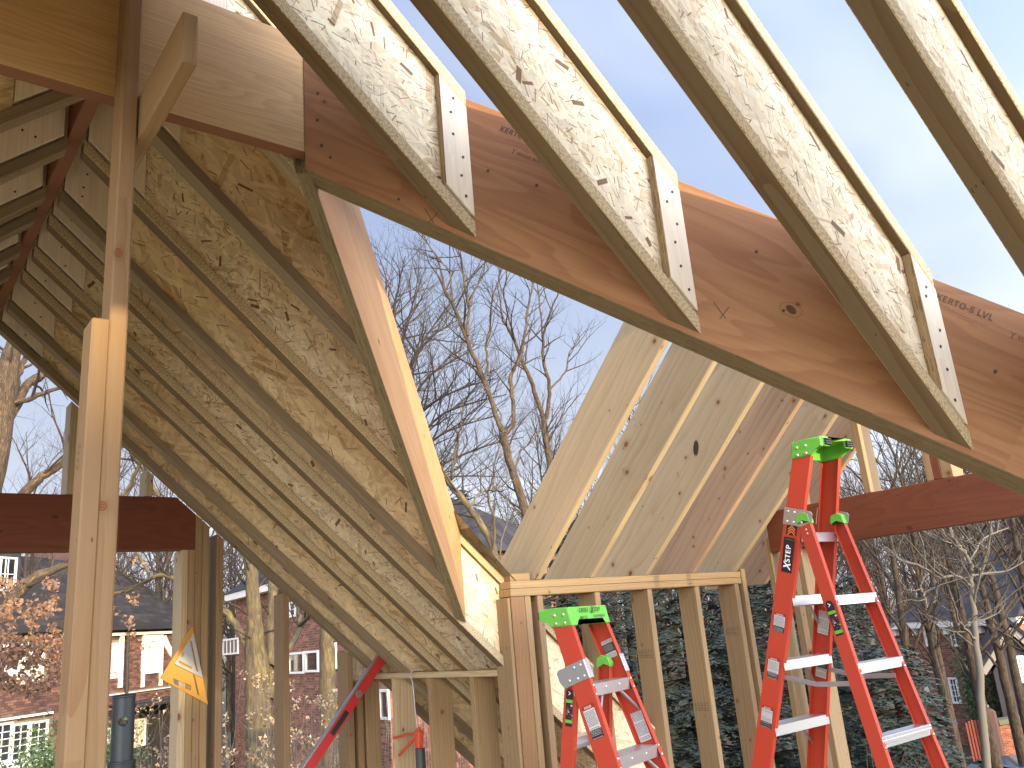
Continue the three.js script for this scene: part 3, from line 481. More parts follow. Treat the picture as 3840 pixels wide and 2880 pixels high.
// C: top of the cap section's outer edge, u: width, v: the way the cap section (sign sv) splays; rails are channels open inwards
function ladder(label, cfg) {
  const o = thing('step_ladder', label, 'ladder', 'cross step ladders'), { C, al, sv, be, w0, k, s1, w2, k2, ga, sh, tall } = cfg;
  const c0 = V(C), u = new THREE.Vector3(Math.cos(al), 0, -Math.sin(al)), v = new THREE.Vector3(Math.sin(al), 0, Math.cos(al)), f = v.clone().multiplyScalar(sv);
  const dn = (a, s) => new THREE.Vector3(0, -Math.cos(a), 0).addScaledVector(v, s * Math.sin(a));
  const d1 = dn(be, sv), d2 = dn(ga, -sv);
  const perp = (d, s) => new THREE.Vector3().copy(v).multiplyScalar(s).addScaledVector(d, -d.dot(v) * s).normalize();   // across a rail, pointing away from the ladder's middle
  const p1 = perp(d1, sv), p2 = perp(d2, -sv);
  const reach = (P, d) => (P.y - FLOOR) / -d.y;
  // width at s below the top, edge points on the outer (splayed) side of each section
  const cam1 = sv > 0 ? 0 : 1;                                       // the fitted edge is the one on the +v side
  const rw1 = 0.100, rw2 = 0.066, th = 0.005, fl = 0.026;
  const e1 = (sg, s) => c0.clone().addScaledVector(d1, s).addScaledVector(u, sg * (w0 + k * s) / 2).addScaledVector(p1, cam1 ? rw1 : 0);      // outer edge of section 1
  const H = c0.clone().addScaledVector(d1, sh).addScaledVector(v, sv > 0 ? -0.075 : 0.03);
  const e2 = (sg, s) => H.clone().addScaledVector(d2, s).addScaledVector(u, sg * (w2 + k2 * s) / 2).addScaledVector(p2, sv > 0 ? 0.045 : 0);
  const rail = (e, sg, sa, sb, d, p, rw) => {  // web outside, two flanges turned inwards
    const ringW = (s) => { const a = e(sg, s), i = u.clone().multiplyScalar(-sg * th); return [a.clone(), a.clone().addScaledVector(p, -rw), a.clone().addScaledVector(p, -rw).add(i), a.clone().add(i)]; };
    const ringF = (s, q) => { const a = e(sg, s).addScaledVector(p, -q).addScaledVector(u, -sg * th * 0.9), i = u.clone().multiplyScalar(-sg * (fl - th)), t = p.clone().multiplyScalar(-th); return [a.clone(), a.clone().add(t), a.clone().add(t).add(i), a.clone().add(i)]; };
    return mergeGeometries([prism(ringW(sa), ringW(sb), { grain: d.toArray(), ch: 0.0014 }), prism(ringF(sa, 0.0004), ringF(sb, 0.0004), { grain: d.toArray(), ch: 0.0014 }), prism(ringF(sa, rw - th - 0.0004), ringF(sb, rw - th - 0.0004), { grain: d.toArray(), ch: 0.0014 })]);
  };
  const L1 = reach(c0, d1), L2 = reach(H, d2);
  const rails = [-1, 1].map((sg) => part('rail', rail(e1, sg, 0.0, L1, d1, p1, rw1), M.fibre, o));
  const rails2 = [-1, 1].map((sg) => part('rear_rail', rail(e2, sg, 0.01, L2, d2, p2, rw2), M.fibre, o));
  for (const sg of [-1, 1]) { for (const [e, L, p, rw] of [[e1, L1, p1, rw1], [e2, L2, p2, rw2]]) { const q = e(sg, L).addScaledVector(p, -rw / 2); part('foot', box(q.x - 0.03, q.x + 0.03, FLOOR, FLOOR + 0.035, q.z - 0.045, q.z + 0.045, { ch: 0.004 }), M.rubber, o); } }
  // treads: folded aluminium channels between the rails
  const tread = (e, s, p, rw, d, flat) => {
    const a = e(-1, s).addScaledVector(u, 0.006), b = e(1, s).addScaledVector(u, -0.006), up = new THREE.Vector3(0, 1, 0), g = [];
    const face = p.clone().setY(0).normalize();
    for (const [y0, y1, q0, q1] of flat ? [[-0.046, -0.002, 0.000, 0.003], [-0.046, -0.044, -rw, 0], [-0.004, -0.001, -rw, 0.0], [-0.030, -0.016, 0.003, 0.0042]] : [[-0.052, -0.001, -0.004, 0], [-0.004, -0.001, -rw, -0.004], [-0.048, -0.001, -rw, -rw + 0.004]]) {
      const R = (c) => [[y0, q0], [y1, q0], [y1, q1], [y0, q1]].map(([yy, qq]) => c.clone().addScaledVector(up, yy).addScaledVector(face, qq));
      g.push(prism(R(a), R(b), { grain: u.toArray(), ch: 0.0008 }));
    }
    const t = part('step', mergeGeometries(g), M.alu, o);
    for (const sg of [-1, 1]) for (const dy of [0.006, 0.044]) rivet(o, e(sg, s + dy).addScaledVector(u, -sg * fl * 0.5).addScaledVector(p, 0.0008), p, 0.006);
    return [a, b, face];
  };
  for (let i = 0; s1.a + i * 0.305 < L1 - 0.1; i++) {
    const s = s1.a + i * 0.305, [a, b, face] = tread(e1, s, p1, rw1, d1, false);
    for (const [E, F] of [[a, e1(-1, s + 0.14)], [b, e1(1, s + 0.14)]]) { // diagonal braces under the tread
      const m = a.clone().lerp(b, E === a ? 0.33 : 0.67).addScaledVector(face, -0.02); m.y -= 0.03;
      part('brace', bar(m, F.clone().addScaledVector(p1, -0.02).addScaledVector(u, (E === a ? 1 : -1) * 0.012), p1, 0.011, 0.011, { ch: 0.002 }), M.steelGrey, o); rivet(o, m.clone().addScaledVector(face, 0.022).setY(m.y + 0.008), face, 0.006);
    }
  }
  for (let i = 0; s1.b + i * 0.305 < L2 - 0.1; i++) tread(e2, s1.b + i * 0.305, p2, rw2, d2, true);
  // hinge plates, green rail caps, spreaders
  for (const sg of [-1, 1]) {
    const a = e1(sg, sh - 0.005).addScaledVector(u, sg * 0.002), q = (s, w) => a.clone().addScaledVector(d1, s).addScaledVector(p1, w), W = rw1 + 0.052;
    const ring = (off) => [q(-0.03, 0.003), q(0.052, 0.003), q(0.052, -W + 0.015), q(0.02, -W), q(-0.02, -W), q(-0.03, -W + 0.012)].map((P) => P.addScaledVector(u, sg * off));
    const hp = part('hinge_plate', prism(ring(0), ring(0.004), { grain: p1.toArray(), ch: 0.001 }), M.steelGrey, o);
    for (const [s, w] of [[-0.012, -0.02], [-0.012, -0.055], [0.036, -0.02], [0.036, -0.055], [0.03, -0.1]]) rivet(o, q(s, w).addScaledVector(u, sg * 0.0045), u.clone().multiplyScalar(sg), 0.0075);
    part('hinge_plate', prism([q(-0.03, 0.0045), q(0.052, 0.0045), q(0.052, 0.0015), q(-0.03, 0.0015)].map((P) => P), [q(-0.03, 0.0045), q(0.052, 0.0045), q(0.052, 0.0015), q(-0.03, 0.0015)].map((P) => P.addScaledVector(u, -sg * 0.034)), { grain: u.toArray(), ch: 0.0008 }), M.alu, o);
    const t = e2(sg, 0.0), A = (s, w, h) => t.clone().addScaledVector(d2, s).addScaledVector(p2, w).addScaledVector(u, sg * h), cr = (h) => [A(0.035, 0.004, h), A(-0.012, 0.004, h), A(-0.030, -0.018, h), A(-0.026, -rw2 + 0.012, h), A(0.0, -rw2 - 0.004, h), A(0.018, -rw2 - 0.004, h), A(0.004, -rw2 * 0.5, h)];
    part('rail_cap', prism(cr(-0.030), cr(0.004), { grain: u.toArray(), ch: 0.003 }), M.green, o);
    for (const s of [0.055, 0.075]) rivet(o, e2(sg, s).addScaledVector(p2, -0.03).addScaledVector(u, sg * 0.0006), u.clone().multiplyScalar(sg), 0.0055);
    const sp = tall ? 1.06 : 0.92, P = e1(sg, sp).addScaledVector(p1, -rw1 + 0.01).addScaledVector(u, -sg * 0.02), Q = e2(sg, sp - sh - 0.0).addScaledVector(p2, -rw2 + 0.01).addScaledVector(u, -sg * 0.02), mid = P.clone().lerp(Q, 0.5); mid.y -= 0.02;
    part('spreader', mergeGeometries([bar(P, mid, u, 0.004, 0.022, { ch: 0.0008 }), bar(mid.clone().addScaledVector(u, -sg * 0.005), Q.clone().addScaledVector(u, -sg * 0.005), u, 0.004, 0.022, { ch: 0.0008 })]), M.steelGrey, o); rivet(o, mid.clone().addScaledVector(u, -sg * 0.009), u.clone().multiplyScalar(-sg), 0.008);
  }
  // moulded green cap over the top of section 1: two cheeks, a front apron, a notched back with rubber pads
  const X = f.clone(), up = new THREE.Vector3(0, 1, 0), T0 = c0.clone().addScaledVector(p1, cam1 ? rw1 : 0), cp = (a, h, w) => T0.clone().addScaledVector(u, a).addScaledVector(up, h).addScaledVector(X, w), hw = w0 / 2 + 0.006;
  const cheek = (sg) => { const r = (a) => [cp(a, -0.028, 0.010), cp(a, 0.052, -0.004), cp(a, 0.056, -0.075), cp(a, 0.046, -0.165), cp(a, 0.004, -0.165), cp(a, -0.002, -0.128), cp(a, -0.028, -0.098)]; return prism(r(sg * hw), r(sg * (hw - 0.022)), { grain: X.toArray(), ch: 0.004 }); };
  const apron = () => { const r = (w) => [cp(-hw, -0.028, 0.010 + w), cp(-hw + 0.045, -0.028, 0.010 + w), cp(-hw + 0.06, 0.0, 0.006 + w), cp(hw - 0.06, 0.0, 0.006 + w), cp(hw - 0.045, -0.028, 0.010 + w), cp(hw, -0.028, 0.010 + w), cp(hw - 0.006, 0.054, -0.004 + w), cp(-hw + 0.006, 0.054, -0.004 + w)]; return prism(r(0.004), r(-0.016), { grain: u.toArray(), ch: 0.003 }); };
  const deck = () => { const r = (h) => [cp(-hw + 0.004, h, -0.008), cp(hw - 0.004, h, -0.008), cp(hw - 0.004, h, -0.164), cp(0.075, h, -0.168), cp(0.03, h, -0.122), cp(-0.03, h, -0.122), cp(-0.075, h, -0.168), cp(-hw + 0.004, h, -0.164)]; return prism(r(0.042), r(0.053), { grain: u.toArray(), ch: 0.003 }); };
  part('cap', mergeGeometries([cheek(-1), cheek(1), apron(), deck()]), M.green, o);
  for (const sg of [-1, 1]) {
    const back = prism([cp(sg * 0.072, 0.004, -0.155), cp(sg * (hw - 0.02), 0.004, -0.160), cp(sg * (hw - 0.02), 0.046, -0.160), cp(sg * 0.072, 0.046, -0.155)], [cp(sg * 0.072, 0.004, -0.168), cp(sg * (hw - 0.02), 0.004, -0.172), cp(sg * (hw - 0.02), 0.046, -0.172), cp(sg * 0.072, 0.046, -0.168)], { grain: u.toArray(), ch: 0.003 });
    part('cap_back', back, M.green, o);
    const pads = []; for (const [h0, h1] of [[0.010, 0.020], [0.022, 0.031], [0.033, 0.042]]) pads.push(prism([cp(sg * 0.070, h0, -0.166), cp(sg * (hw - 0.018), h0, -0.170), cp(sg * (hw - 0.018), h1, -0.170), cp(sg * 0.070, h1, -0.166)], [cp(sg * 0.070, h0, -0.180), cp(sg * (hw - 0.02), h0, -0.184), cp(sg * (hw - 0.02), h1, -0.184), cp(sg * 0.070, h1, -0.180)], { grain: u.toArray(), ch: 0.002 }));
    part('rubber_pad', mergeGeometries(pads), M.rubber, o);
    for (const [h, w] of [[0.022, -0.03], [0.022, -0.078], [-0.014, -0.026], [-0.014, -0.074]]) rivet(o, cp(sg * (hw + 0.0004), h, w), u.clone().multiplyScalar(sg), 0.008);
  }
  label_('cap_print', capText, cp(0.012, 0.020, 0.0122), u.clone().multiplyScalar(sv), up, 0.27, 0.079, X);
  function label_(name, mat, c, right, upv, w, h) { return printOn(name, mat, o, c, right, upv, w, h, 0.001); }
  // printed labels on the rails; the outward side of a web reads along the rail
  const web = (e, sg, s, p, rw) => e(sg, s).addScaledVector(p, -rw / 2).addScaledVector(u, sg * 0.0004);
  const along = (d) => d.clone().negate();
  const cr = (p) => p;
  if (tall) {
    printOn('name_label', tagMats.name, o, web(e1, -1, 0.555, p1, rw1), along(d1), p1.clone(), 0.30, 0.058, 0.001);
    printOn('name_label', tagMats.arrow, o, web(e1, -1, 0.376, p1, rw1), along(d1), p1.clone(), 0.058, 0.058, 0.001);
    for (const [m, s] of [['w1', 0.84], ['w4', 1.06], ['w2', 1.29]]) printOn('warning_label', tagMats[m], o, web(e1, -1, s, p1, rw1), p1.clone().negate(), d1.clone().negate(), 0.06, m === 'w1' ? 0.14 : 0.16, 0.001);
    for (const [m, s] of [['w3', 0.80], ['w2', 1.02]]) printOn('warning_label', tagMats[m], o, e1(1, s).addScaledVector(p1, -rw1 / 2).addScaledVector(u, -0.0054), p1.clone().negate(), d1.clone().negate(), 0.06, 0.19, 0.001);
    printOn('product_label', tagMats.col, o, web(e2, -1, 0.53, p2, rw2), p2.clone(), d2.clone().negate(), 0.042, 0.27, 0.001);
  } else {
    printOn('name_label', tagMats.name, o, web(e1, -1, 0.80, p1, rw1), d1.clone(), p1.clone(), 0.30, 0.058, 0.001);
    for (const [m, s] of [['w4', 0.475]]) printOn('warning_label', tagMats[m], o, web(e1, -1, s, p1, rw1), p1.clone(), d1.clone().negate(), 0.06, 0.23, 0.001);
    for (const [m, s, h] of [['w1', 0.12, 0.12], ['w3', 0.46, 0.21]]) printOn('warning_label', tagMats[m], o, e1(1, s).addScaledVector(p1, -rw1 / 2).addScaledVector(u, -0.0054), p1.clone(), d1.clone().negate(), 0.06, h, 0.001);
    printOn('product_label', tagMats.col, o, web(e2, -1, 0.22, p2, rw2), p2.clone().negate(), d2.clone().negate(), 0.036, 0.26, 0.001);
  }
  return settle(o);
}
ladder('short red step ladder with a green printed cap in front of the stud wall', { C: [2.758, 0.027, -3.008], al: 0.274, sv: 1, be: 0.307, w0: 0.321, k: 0.114, s1: { a: 0.289, b: 0.30 }, w2: 0.30, k2: 0.10, ga: 0.16, sh: 0.215, tall: false });
ladder('tall red step ladder with a green notched cap before the right header', { C: [3.796, 0.691, -2.292], al: 0.006, sv: -1, be: 0.305, w0: 0.269, k: 0.145, s1: { a: 0.40, b: 0.38 }, w2: 0.32, k2: 0.119, ga: 0.197, sh: 0.30, tall: true });

// ---------------------------------------------------------------- tools and small things
{ // box level leaning on the low wall
  const o = thing('spirit_level', 'long red spirit level with black grips leaning on the low wall', 'level'), z = -4.78;
  const a = onZ(1432, 2470, z), b = onZ(1156, 2882, z), d = b.clone().sub(a).normalize(), L = (a.y - FLOOR - 0.03) / -d.y, P = (t) => a.clone().addScaledVector(d, t), sd = new THREE.Vector3(0, 0, 1), red = std({ color: new THREE.Color(0.52, 0.03, 0.03), roughness: 0.4 });
  const cross = new THREE.Vector3().crossVectors(d, sd);
  part('body', bar(P(0.015), P(L), sd, 0.022, 0.055, { ch: 0.003 }), red, o);
  part('edge_rail', bar(P(0.0).addScaledVector(cross, 0.034), P(L).addScaledVector(cross, 0.034), sd, 0.027, 0.013, { ch: 0.002 }), M.steelGrey, o);
  part('end_cap', bar(P(-0.01), P(0.016), sd, 0.029, 0.078, { ch: 0.004 }), red, o);
  for (const t of [0.36, 1.3]) part('grip', bar(P(t), P(t + 0.16), sd, 0.025, 0.04, { ch: 0.006 }), M.black, o);
  const vial = new THREE.CylinderGeometry(0.022, 0.022, 0.027, 20); vial.rotateX(Math.PI / 2); const vm = part('vial', vial, M.alu, o); vm.position.copy(P(0.25)); settle(o);
}
{ // caulking gun hung by its rod from the plate
  const o = thing('caulking_gun', 'orange caulking gun hanging by its rod from the low wall plate', 'caulking gun'), x = 2.645, orange = std({ color: new THREE.Color(0.60, 0.085, 0.035), roughness: 0.5 });
  const p = (a, b, dx = 0) => { const q = onX(a, b, x); q.x += dx; return q; };
  const rod = [p(1552, 2540, 0.03), p(1560, 2516, 0.045), p(1549, 2512, 0.01), p(1543, 2528, -0.005), p(1547, 2560), p(1556, 2650), p(1566, 2745)];
  part('rod', new THREE.TubeGeometry(new THREE.CatmullRomCurve3(rod), 40, 0.0042, 8), M.steelGrey, o);
  const c = p(1572, 2770), up = new THREE.Vector3(0, 1, 0), fz = new THREE.Vector3(0, 0, 1);
  part('body', bar(p(1572, 2738), p(1570, 2806), fz, 0.048, 0.036, { ch: 0.008 }), orange, o);
  part('collar', bar(p(1571, 2728), p(1571, 2742), fz, 0.022, 0.022, { ch: 0.004 }), orange, o);
  const tube = new THREE.CylinderGeometry(0.027, 0.027, 0.30, 24); const tm = part('cartridge', tube, std({ color: new THREE.Color(0.05, 0.055, 0.055), roughness: 0.5 }), o); tm.position.copy(p(1575, 2806)).add(new THREE.Vector3(0, -0.15, 0));
  const nz = new THREE.CylinderGeometry(0.008, 0.002, 0.10, 12), nm = part('nozzle', nz, M.black, o); nm.position.copy(tm.position).add(new THREE.Vector3(0, -0.2, 0));
  part('handle', mergeGeometries([bar(p(1562, 2752), p(1520, 2756), up, 0.016, 0.018, { ch: 0.004 }), bar(p(1522, 2756), p(1476, 2767), up, 0.013, 0.016, { ch: 0.004 })]), orange, o);
  part('trigger', mergeGeometries([bar(p(1560, 2762), p(1530, 2795), up, 0.018, 0.014, { ch: 0.004 }), bar(p(1531, 2793), p(1496, 2834), up, 0.015, 0.014, { ch: 0.004 })]), orange, o);
  settle(o);
}
{ // rafter square hooked on the built-up post, a smaller alloy one over it
  const z = -4.944, q = (a, b) => onZ(a, b, z), A = q(722, 2350), B = q(601, 2544), C = q(779, 2642), yel = std({ color: new THREE.Color(0.62, 0.30, 0.035), roughness: 0.5 });
  const inPlane = (u, v) => A.clone().multiplyScalar(1 - u - v).addScaledVector(B, u).addScaledVector(C, v);
  const plate = (pts, holes, zz, th) => { const s = new THREE.Shape(pts.map((p) => new THREE.Vector2(p.x, p.y))); for (const h of holes) s.holes.push(new THREE.Path(h.map((p) => new THREE.Vector2(p.x, p.y)))); const g = new THREE.ExtrudeGeometry(s, { depth: th, bevelEnabled: true, bevelSize: 0.0006, bevelThickness: 0.0006, bevelSegments: 1 }); g.translate(0, 0, zz); return g; };
  let o = thing('rafter_square', 'yellow triangular rafter square hung on the built up gable post', 'square');
  part('blade', plate([A, B, C], [[q(648, 2543), q(716, 2570), q(714, 2590), q(652, 2566)], [q(722, 2530), q(731, 2536), q(746, 2606), q(740, 2606)]], z, 0.004), yel, o);
  part('fence', bar(A.clone().setZ(z + 0.006), B.clone().setZ(z + 0.006), [0, 0, 1], 0.018, 0.006, { ch: 0.001 }), yel, o); settle(o);
  o = thing('small_square', 'smaller grey alloy square lying over the yellow rafter square', 'square');
  const a2 = q(722, 2375), b2 = q(650, 2490), c2 = q(757, 2542), al2 = std({ color: new THREE.Color(0.42, 0.42, 0.42), roughness: 0.6, metalness: 0.4 });
  part('blade', plate([a2, b2, c2], [[q(709, 2403), q(716, 2404), q(739, 2520), q(731, 2516)], [q(668, 2478), q(716, 2502), q(714, 2511), q(666, 2487)], [q(676, 2456), q(683, 2444), q(689, 2448), q(684, 2462), q(677, 2466)]], z + 0.012, 0.004), al2, o); settle(o);
}
{ // steel shoring tube with a pin hole
  const D = 3.0, o = thing('steel_shore', 'dark steel shoring tube with a round pin hole', 'shore post'), c = ray(462, 2700).multiplyScalar(D), top = ray(462, 2606).multiplyScalar(D).y, steel = std({ color: new THREE.Color(0.055, 0.065, 0.07), roughness: 0.45, metalness: 0.7 });
  const r = 0.0375, yh = ray(461, 2703).multiplyScalar(D).y, hr = 0.0155, seg = 72, pos = [], idx = [];
  // inner tube walls as a sheet rolled up with the two holes left out, front and back
  const toCam = Math.atan2(-c.z, -c.x) + 0.0, rows = 90, y0 = FLOOR + 0.35;
  const sheet = (rad, flip) => { const b = pos.length / 3; for (let j = 0; j <= rows; j++) for (let i = 0; i <= seg; i++) { const t = i / seg * 2 * Math.PI; let y = j < 45 ? mix(y0, yh - 0.03, j / 45) : mix(yh - 0.03, top - 0.008, (j - 45) / 45); pos.push(c.x + rad * Math.cos(t), y, c.z + rad * Math.sin(t)); }
    for (let j = 0; j < rows; j++) for (let i = 0; i < seg; i++) { const k = b + j * (seg + 1) + i, my = (pos[k * 3 + 1] + pos[(k + seg + 1) * 3 + 1]) / 2, ang = (i + 0.5) / seg * 2 * Math.PI - toCam, off = Math.atan2(Math.sin(ang), Math.cos(ang)), inHole = Math.hypot(rad * Math.sin(off), my - yh) < hr; if (inHole) continue; const q = [k, k + 1, k + seg + 2, k + seg + 1]; flip ? idx.push(q[0], q[1], q[2], q[0], q[2], q[3]) : idx.push(q[0], q[2], q[1], q[0], q[3], q[2]); } };
  sheet(r, false); sheet(r - 0.004, true);
  const g = new THREE.BufferGeometry(); g.setAttribute('position', new THREE.Float32BufferAttribute(pos, 3)); g.setIndex(idx); g.computeVertexNormals(); part('inner_tube', g, steel, o);
  const ring = new THREE.TorusGeometry(r - 0.003, 0.0055, 10, 48); ring.rotateX(Math.PI / 2); const rm = part('rim', ring, steel, o); rm.position.set(c.x, top - 0.006, c.z);
  const yo = ray(450, 2852).multiplyScalar(D).y, ot = new THREE.CylinderGeometry(r + 0.008, r + 0.008, yo - FLOOR, 40, 1, true), om = part('outer_tube', ot, steel, o); om.position.set(c.x, (yo + FLOOR) / 2, c.z); om.material = std({ color: new THREE.Color(0.045, 0.052, 0.056), roughness: 0.5, metalness: 0.7, side: THREE.DoubleSide });
  const col = new THREE.TorusGeometry(r + 0.006, 0.004, 8, 40); col.rotateX(Math.PI / 2); const cm = part('collar', col, steel, o); cm.position.set(c.x, yo, c.z);
  part('base_plate', box(c.x - 0.08, c.x + 0.08, FLOOR, FLOOR + 0.008, c.z - 0.08, c.z + 0.08, { ch: 0.001 }), steel, o);
  settle(o);
}

// ---------------------------------------------------------------- ground and neighbouring houses
const groundTex = tex(paint(1024, 1024, (i, j) => { const u = i / 1024, v = j / 1024, w = (f) => { const a = noise(u * f, v * f), b = noise((u - 1) * f, v * f), c = noise(u * f, (v - 1) * f), d = noise((u - 1) * f, (v - 1) * f); return mix(mix(a, b, u), mix(c, d, u), v); }; const a = w(9), b = w(60), c = hash2(i, j); const t = clamp(a * 1.4 - 0.3 + (b - 0.5) * 0.6); return [mix(70, 104, t) * (0.6 + 0.6 * c), mix(68, 82, t) * (0.6 + 0.6 * c), mix(42, 56, t) * (0.6 + 0.6 * c)]; }), 9, 9);
{ const g = new THREE.PlaneGeometry(900, 900, 1, 1); g.rotateX(-Math.PI / 2); const uv = g.attributes.uv, p = g.attributes.position; for (let i = 0; i < uv.count; i++) uv.setXY(i, p.getX(i), p.getZ(i)); const m = structure('ground', g, std({ map: groundTex, roughness: 1 })); m.position.y = GROUND; }

const brickTones = [[0.17, 0.075, 0.048], [0.135, 0.058, 0.04], [0.20, 0.098, 0.064], [0.09, 0.044, 0.037], [0.155, 0.08, 0.058]].map((c) => std({ color: new THREE.Color(...c), roughness: 0.9 }));
const mortar = std({ color: new THREE.Color(0.24, 0.19, 0.145), roughness: 0.95 });
const slate = std({ map: tex(paint(512, 512, (i, j) => { const r = Math.floor(j / 32), x = i + (r % 2) * 21, k = Math.floor(x / 42), e = j % 32 < 2 || x % 42 < 2 ? 0.6 : 1, t = 0.75 + 0.5 * hash2(k % 12, r); return [44 * t * e, 40 * t * e, 42 * t * e]; }), 5, 3.8), roughness: 0.8 });
const brickFar = std({ map: tex(paint(512, 512, (i, j) => { const r = Math.floor(j / 16), x = i + (r % 2) * 22, k = Math.floor(x / 44); if (j % 16 < 3 || x % 44 < 3) return [134, 112, 94]; const t = 0.7 + 0.6 * hash2(k % 11, r); return [122 * t, 76 * t, 58 * t]; }), 2.6, 2.4), roughness: 0.9 });
const darkWood = std({ color: new THREE.Color(0.035, 0.028, 0.025), roughness: 0.7 });
const curtain = std({ color: new THREE.Color(0.62, 0.56, 0.42), roughness: 0.9 });
// a house front is laid out in its own plane: origin O, right along e, up y, out along n
function facade(O, e) { const E = V(e).normalize(), N = new THREE.Vector3(-E.z, 0, E.x); if (N.dot(O) > 0) N.negate();
  const P = (a, y, d = 0) => O.clone().addScaledVector(E, a).setY(y).addScaledVector(N, d);
  const hit = (px, py) => { const q = onPlane(px, py, [N.x, N.y, N.z], N.dot(O)); return [q.clone().sub(O).dot(E), q.y]; };
  const slab = (a0, a1, y0, y1, d0, d1, ch = 0.004) => prism([P(a0, y0, d0), P(a1, y0, d0), P(a1, y1, d0), P(a0, y1, d0)], [P(a0, y0, d1), P(a1, y0, d1), P(a1, y1, d1), P(a0, y1, d1)], { grain: E.toArray(), ch });
  return { E, N, P, hit, slab }; }
function windowPart(F, parent, a0, a1, y0, y1, d, { cols = 2, rows = 4, fr = 0.07, dark = true, curtains = false } = {}) {
  const w = part('window', mergeGeometries([F.slab(a0, a1, y0, y0 + fr, d, d + 0.06), F.slab(a0, a1, y1 - fr, y1, d, d + 0.06), F.slab(a0, a0 + fr, y0 + fr, y1 - fr, d, d + 0.06), F.slab(a1 - fr, a1, y0 + fr, y1 - fr, d, d + 0.06)]), M.paintWhite, parent);
  const ca = (a1 - a0 - 2 * fr) / cols, ry = (y1 - y0 - 2 * fr) / rows;
  for (let i = 0; i < cols; i++) for (let j = 0; j < rows; j++) part('pane', F.slab(a0 + fr + i * ca + 0.012, a0 + fr + (i + 1) * ca - 0.012, y0 + fr + j * ry + 0.012, y0 + fr + (j + 1) * ry - 0.012, d + 0.012, d + 0.02, 0), curtains ? curtain : M.glass, w);
  const bars = []; for (let i = 1; i < cols; i++) bars.push(F.slab(a0 + fr + i * ca - 0.012, a0 + fr + i * ca + 0.012, y0 + fr, y1 - fr, d + 0.012, d + 0.04, 0)); for (let j = 1; j < rows; j++) bars.push(F.slab(a0 + fr, a1 - fr, y0 + fr + j * ry - 0.012, y0 + fr + j * ry + 0.012, d + 0.013, d + 0.039, 0));
  if (bars.length) part('muntin', mergeGeometries(bars), M.paintWhite, w); return w;
}
{ // brick house with pale trim behind the left posts
  const O = atDist(150, 2516, 33), F = facade(O, [0.793, 0, -0.609]), o = thing('brick_house', 'brick house with cream trim and dark roof behind the left post', 'house');
  const H = F.hit, ax = (px, py) => H(px, py)[0], ay = (px, py) => H(px, py)[1];
  const aL = -9, aR = ax(672, 2480) + 1.2, yE = ay(300, 2372), yB = GROUND, depth = 9;
  // body behind the brick skin
  part('wall', F.slab(aL, aR, yB, yE, -depth, -0.03), mortar, o);
  const roof = (y0, y1) => prism([F.P(aL - 0.4, y0, 0.45), F.P(aR + 0.4, y0, 0.45), F.P(aR + 0.4, y0 + 0.16, 0.45), F.P(aR - 0.5, y1, -depth / 2), F.P(aL + 1, y1, -depth / 2), F.P(aL - 0.4, y0 + 0.16, 0.45)], [F.P(aL - 0.4, y0, -depth - 0.4), F.P(aR + 0.4, y0, -depth - 0.4), F.P(aR + 0.4, y0 + 0.16, -depth - 0.4), F.P(aR - 0.5, y1, -depth / 2 - 0.05), F.P(aL + 1, y1, -depth / 2 - 0.05), F.P(aL - 0.4, y0 + 0.16, -depth - 0.4)], { grain: F.E.toArray(), ch: 0.01 });
  const rf = part('roof', roof(yE + 0.02, yE + 3.2), slate, o);
  for (const [px, h, w] of [[525, 2230, 1.1], [612, 2240, 1.1]]) { const a = ax(px, 2280) + 0.6; part('chimney', F.slab(a - w / 2, a + w / 2, yE + 1.4, yE + 4.3, -depth / 2 - 0.9, -depth / 2 + 0.1, 0.03), brickTones[3], rf); part('chimney_pot', F.slab(a - 0.26, a + 0.26, yE + 4.3, yE + 4.8, -depth / 2 - 0.65, -depth / 2 - 0.15, 0.05), darkWood, rf); }
  // windows, measured off the photograph
  const rect = (x0, y0, x1, y1) => { const p = H(x0, y0), q = H(x1, y1); return [p[0], q[0], q[1], p[1]]; };
  const openings = [];
  const win = (x0, y0, x1, y1, opt, trim) => { const [a0, a1, b0, b1] = rect(x0, y0, x1, y1); openings.push([a0 - 0.05, a1 + 0.05, b0 - 0.05, b1 + 0.05]); windowPart(F, o, a0, a1, b0, b1, -0.02, opt); };
  const trim = (x0, y0, x1, y1, d = 0.07, mat = M.paintWhite, name = 'trim') => { const [a0, a1, b0, b1] = rect(x0, y0, x1, y1); openings.push([a0, a1, b0, b1]); return part(name, F.slab(a0, a1, b0, b1, -0.02, d), mat, o); };
  win(-60, 2722, 37, 2856, { cols: 3, rows: 5 }); win(47, 2716, 102, 2850, { cols: 2, rows: 5 }); win(112, 2708, 172, 2842, { cols: 2, rows: 5 });
  trim(-70, 2706, 190, 2676, 0.12); trim(-70, 2874, 186, 2858, 0.12);
  win(28, 2440, 88, 2556, { cols: 2, rows: 2, curtains: true }); win(94, 2432, 158, 2552, { cols: 2, rows: 2, curtains: true }); win(-60, 2446, 20, 2560, { cols: 2, rows: 2 });
  trim(-80, 2432, 184, 2404, 0.15); trim(-80, 2574, 156, 2560, 0.12);
  trim(408, 2386, 660, 2366, 0.18); trim(404, 2606, 640, 2578, 0.14);
  win(410, 2412, 438, 2520, { cols: 2, rows: 4, curtains: true }); win(544, 2398, 592, 2508, { cols: 2, rows: 4, curtains: true });
  trim(440, 2580, 460, 2384, 0.09); trim(526, 2578, 542, 2380, 0.088); trim(594, 2572, 608, 2378, 0.087); trim(542, 2528, 594, 2510, 0.086); trim(542, 2398, 594, 2380, 0.085); trim(410, 2546, 440, 2524, 0.084);
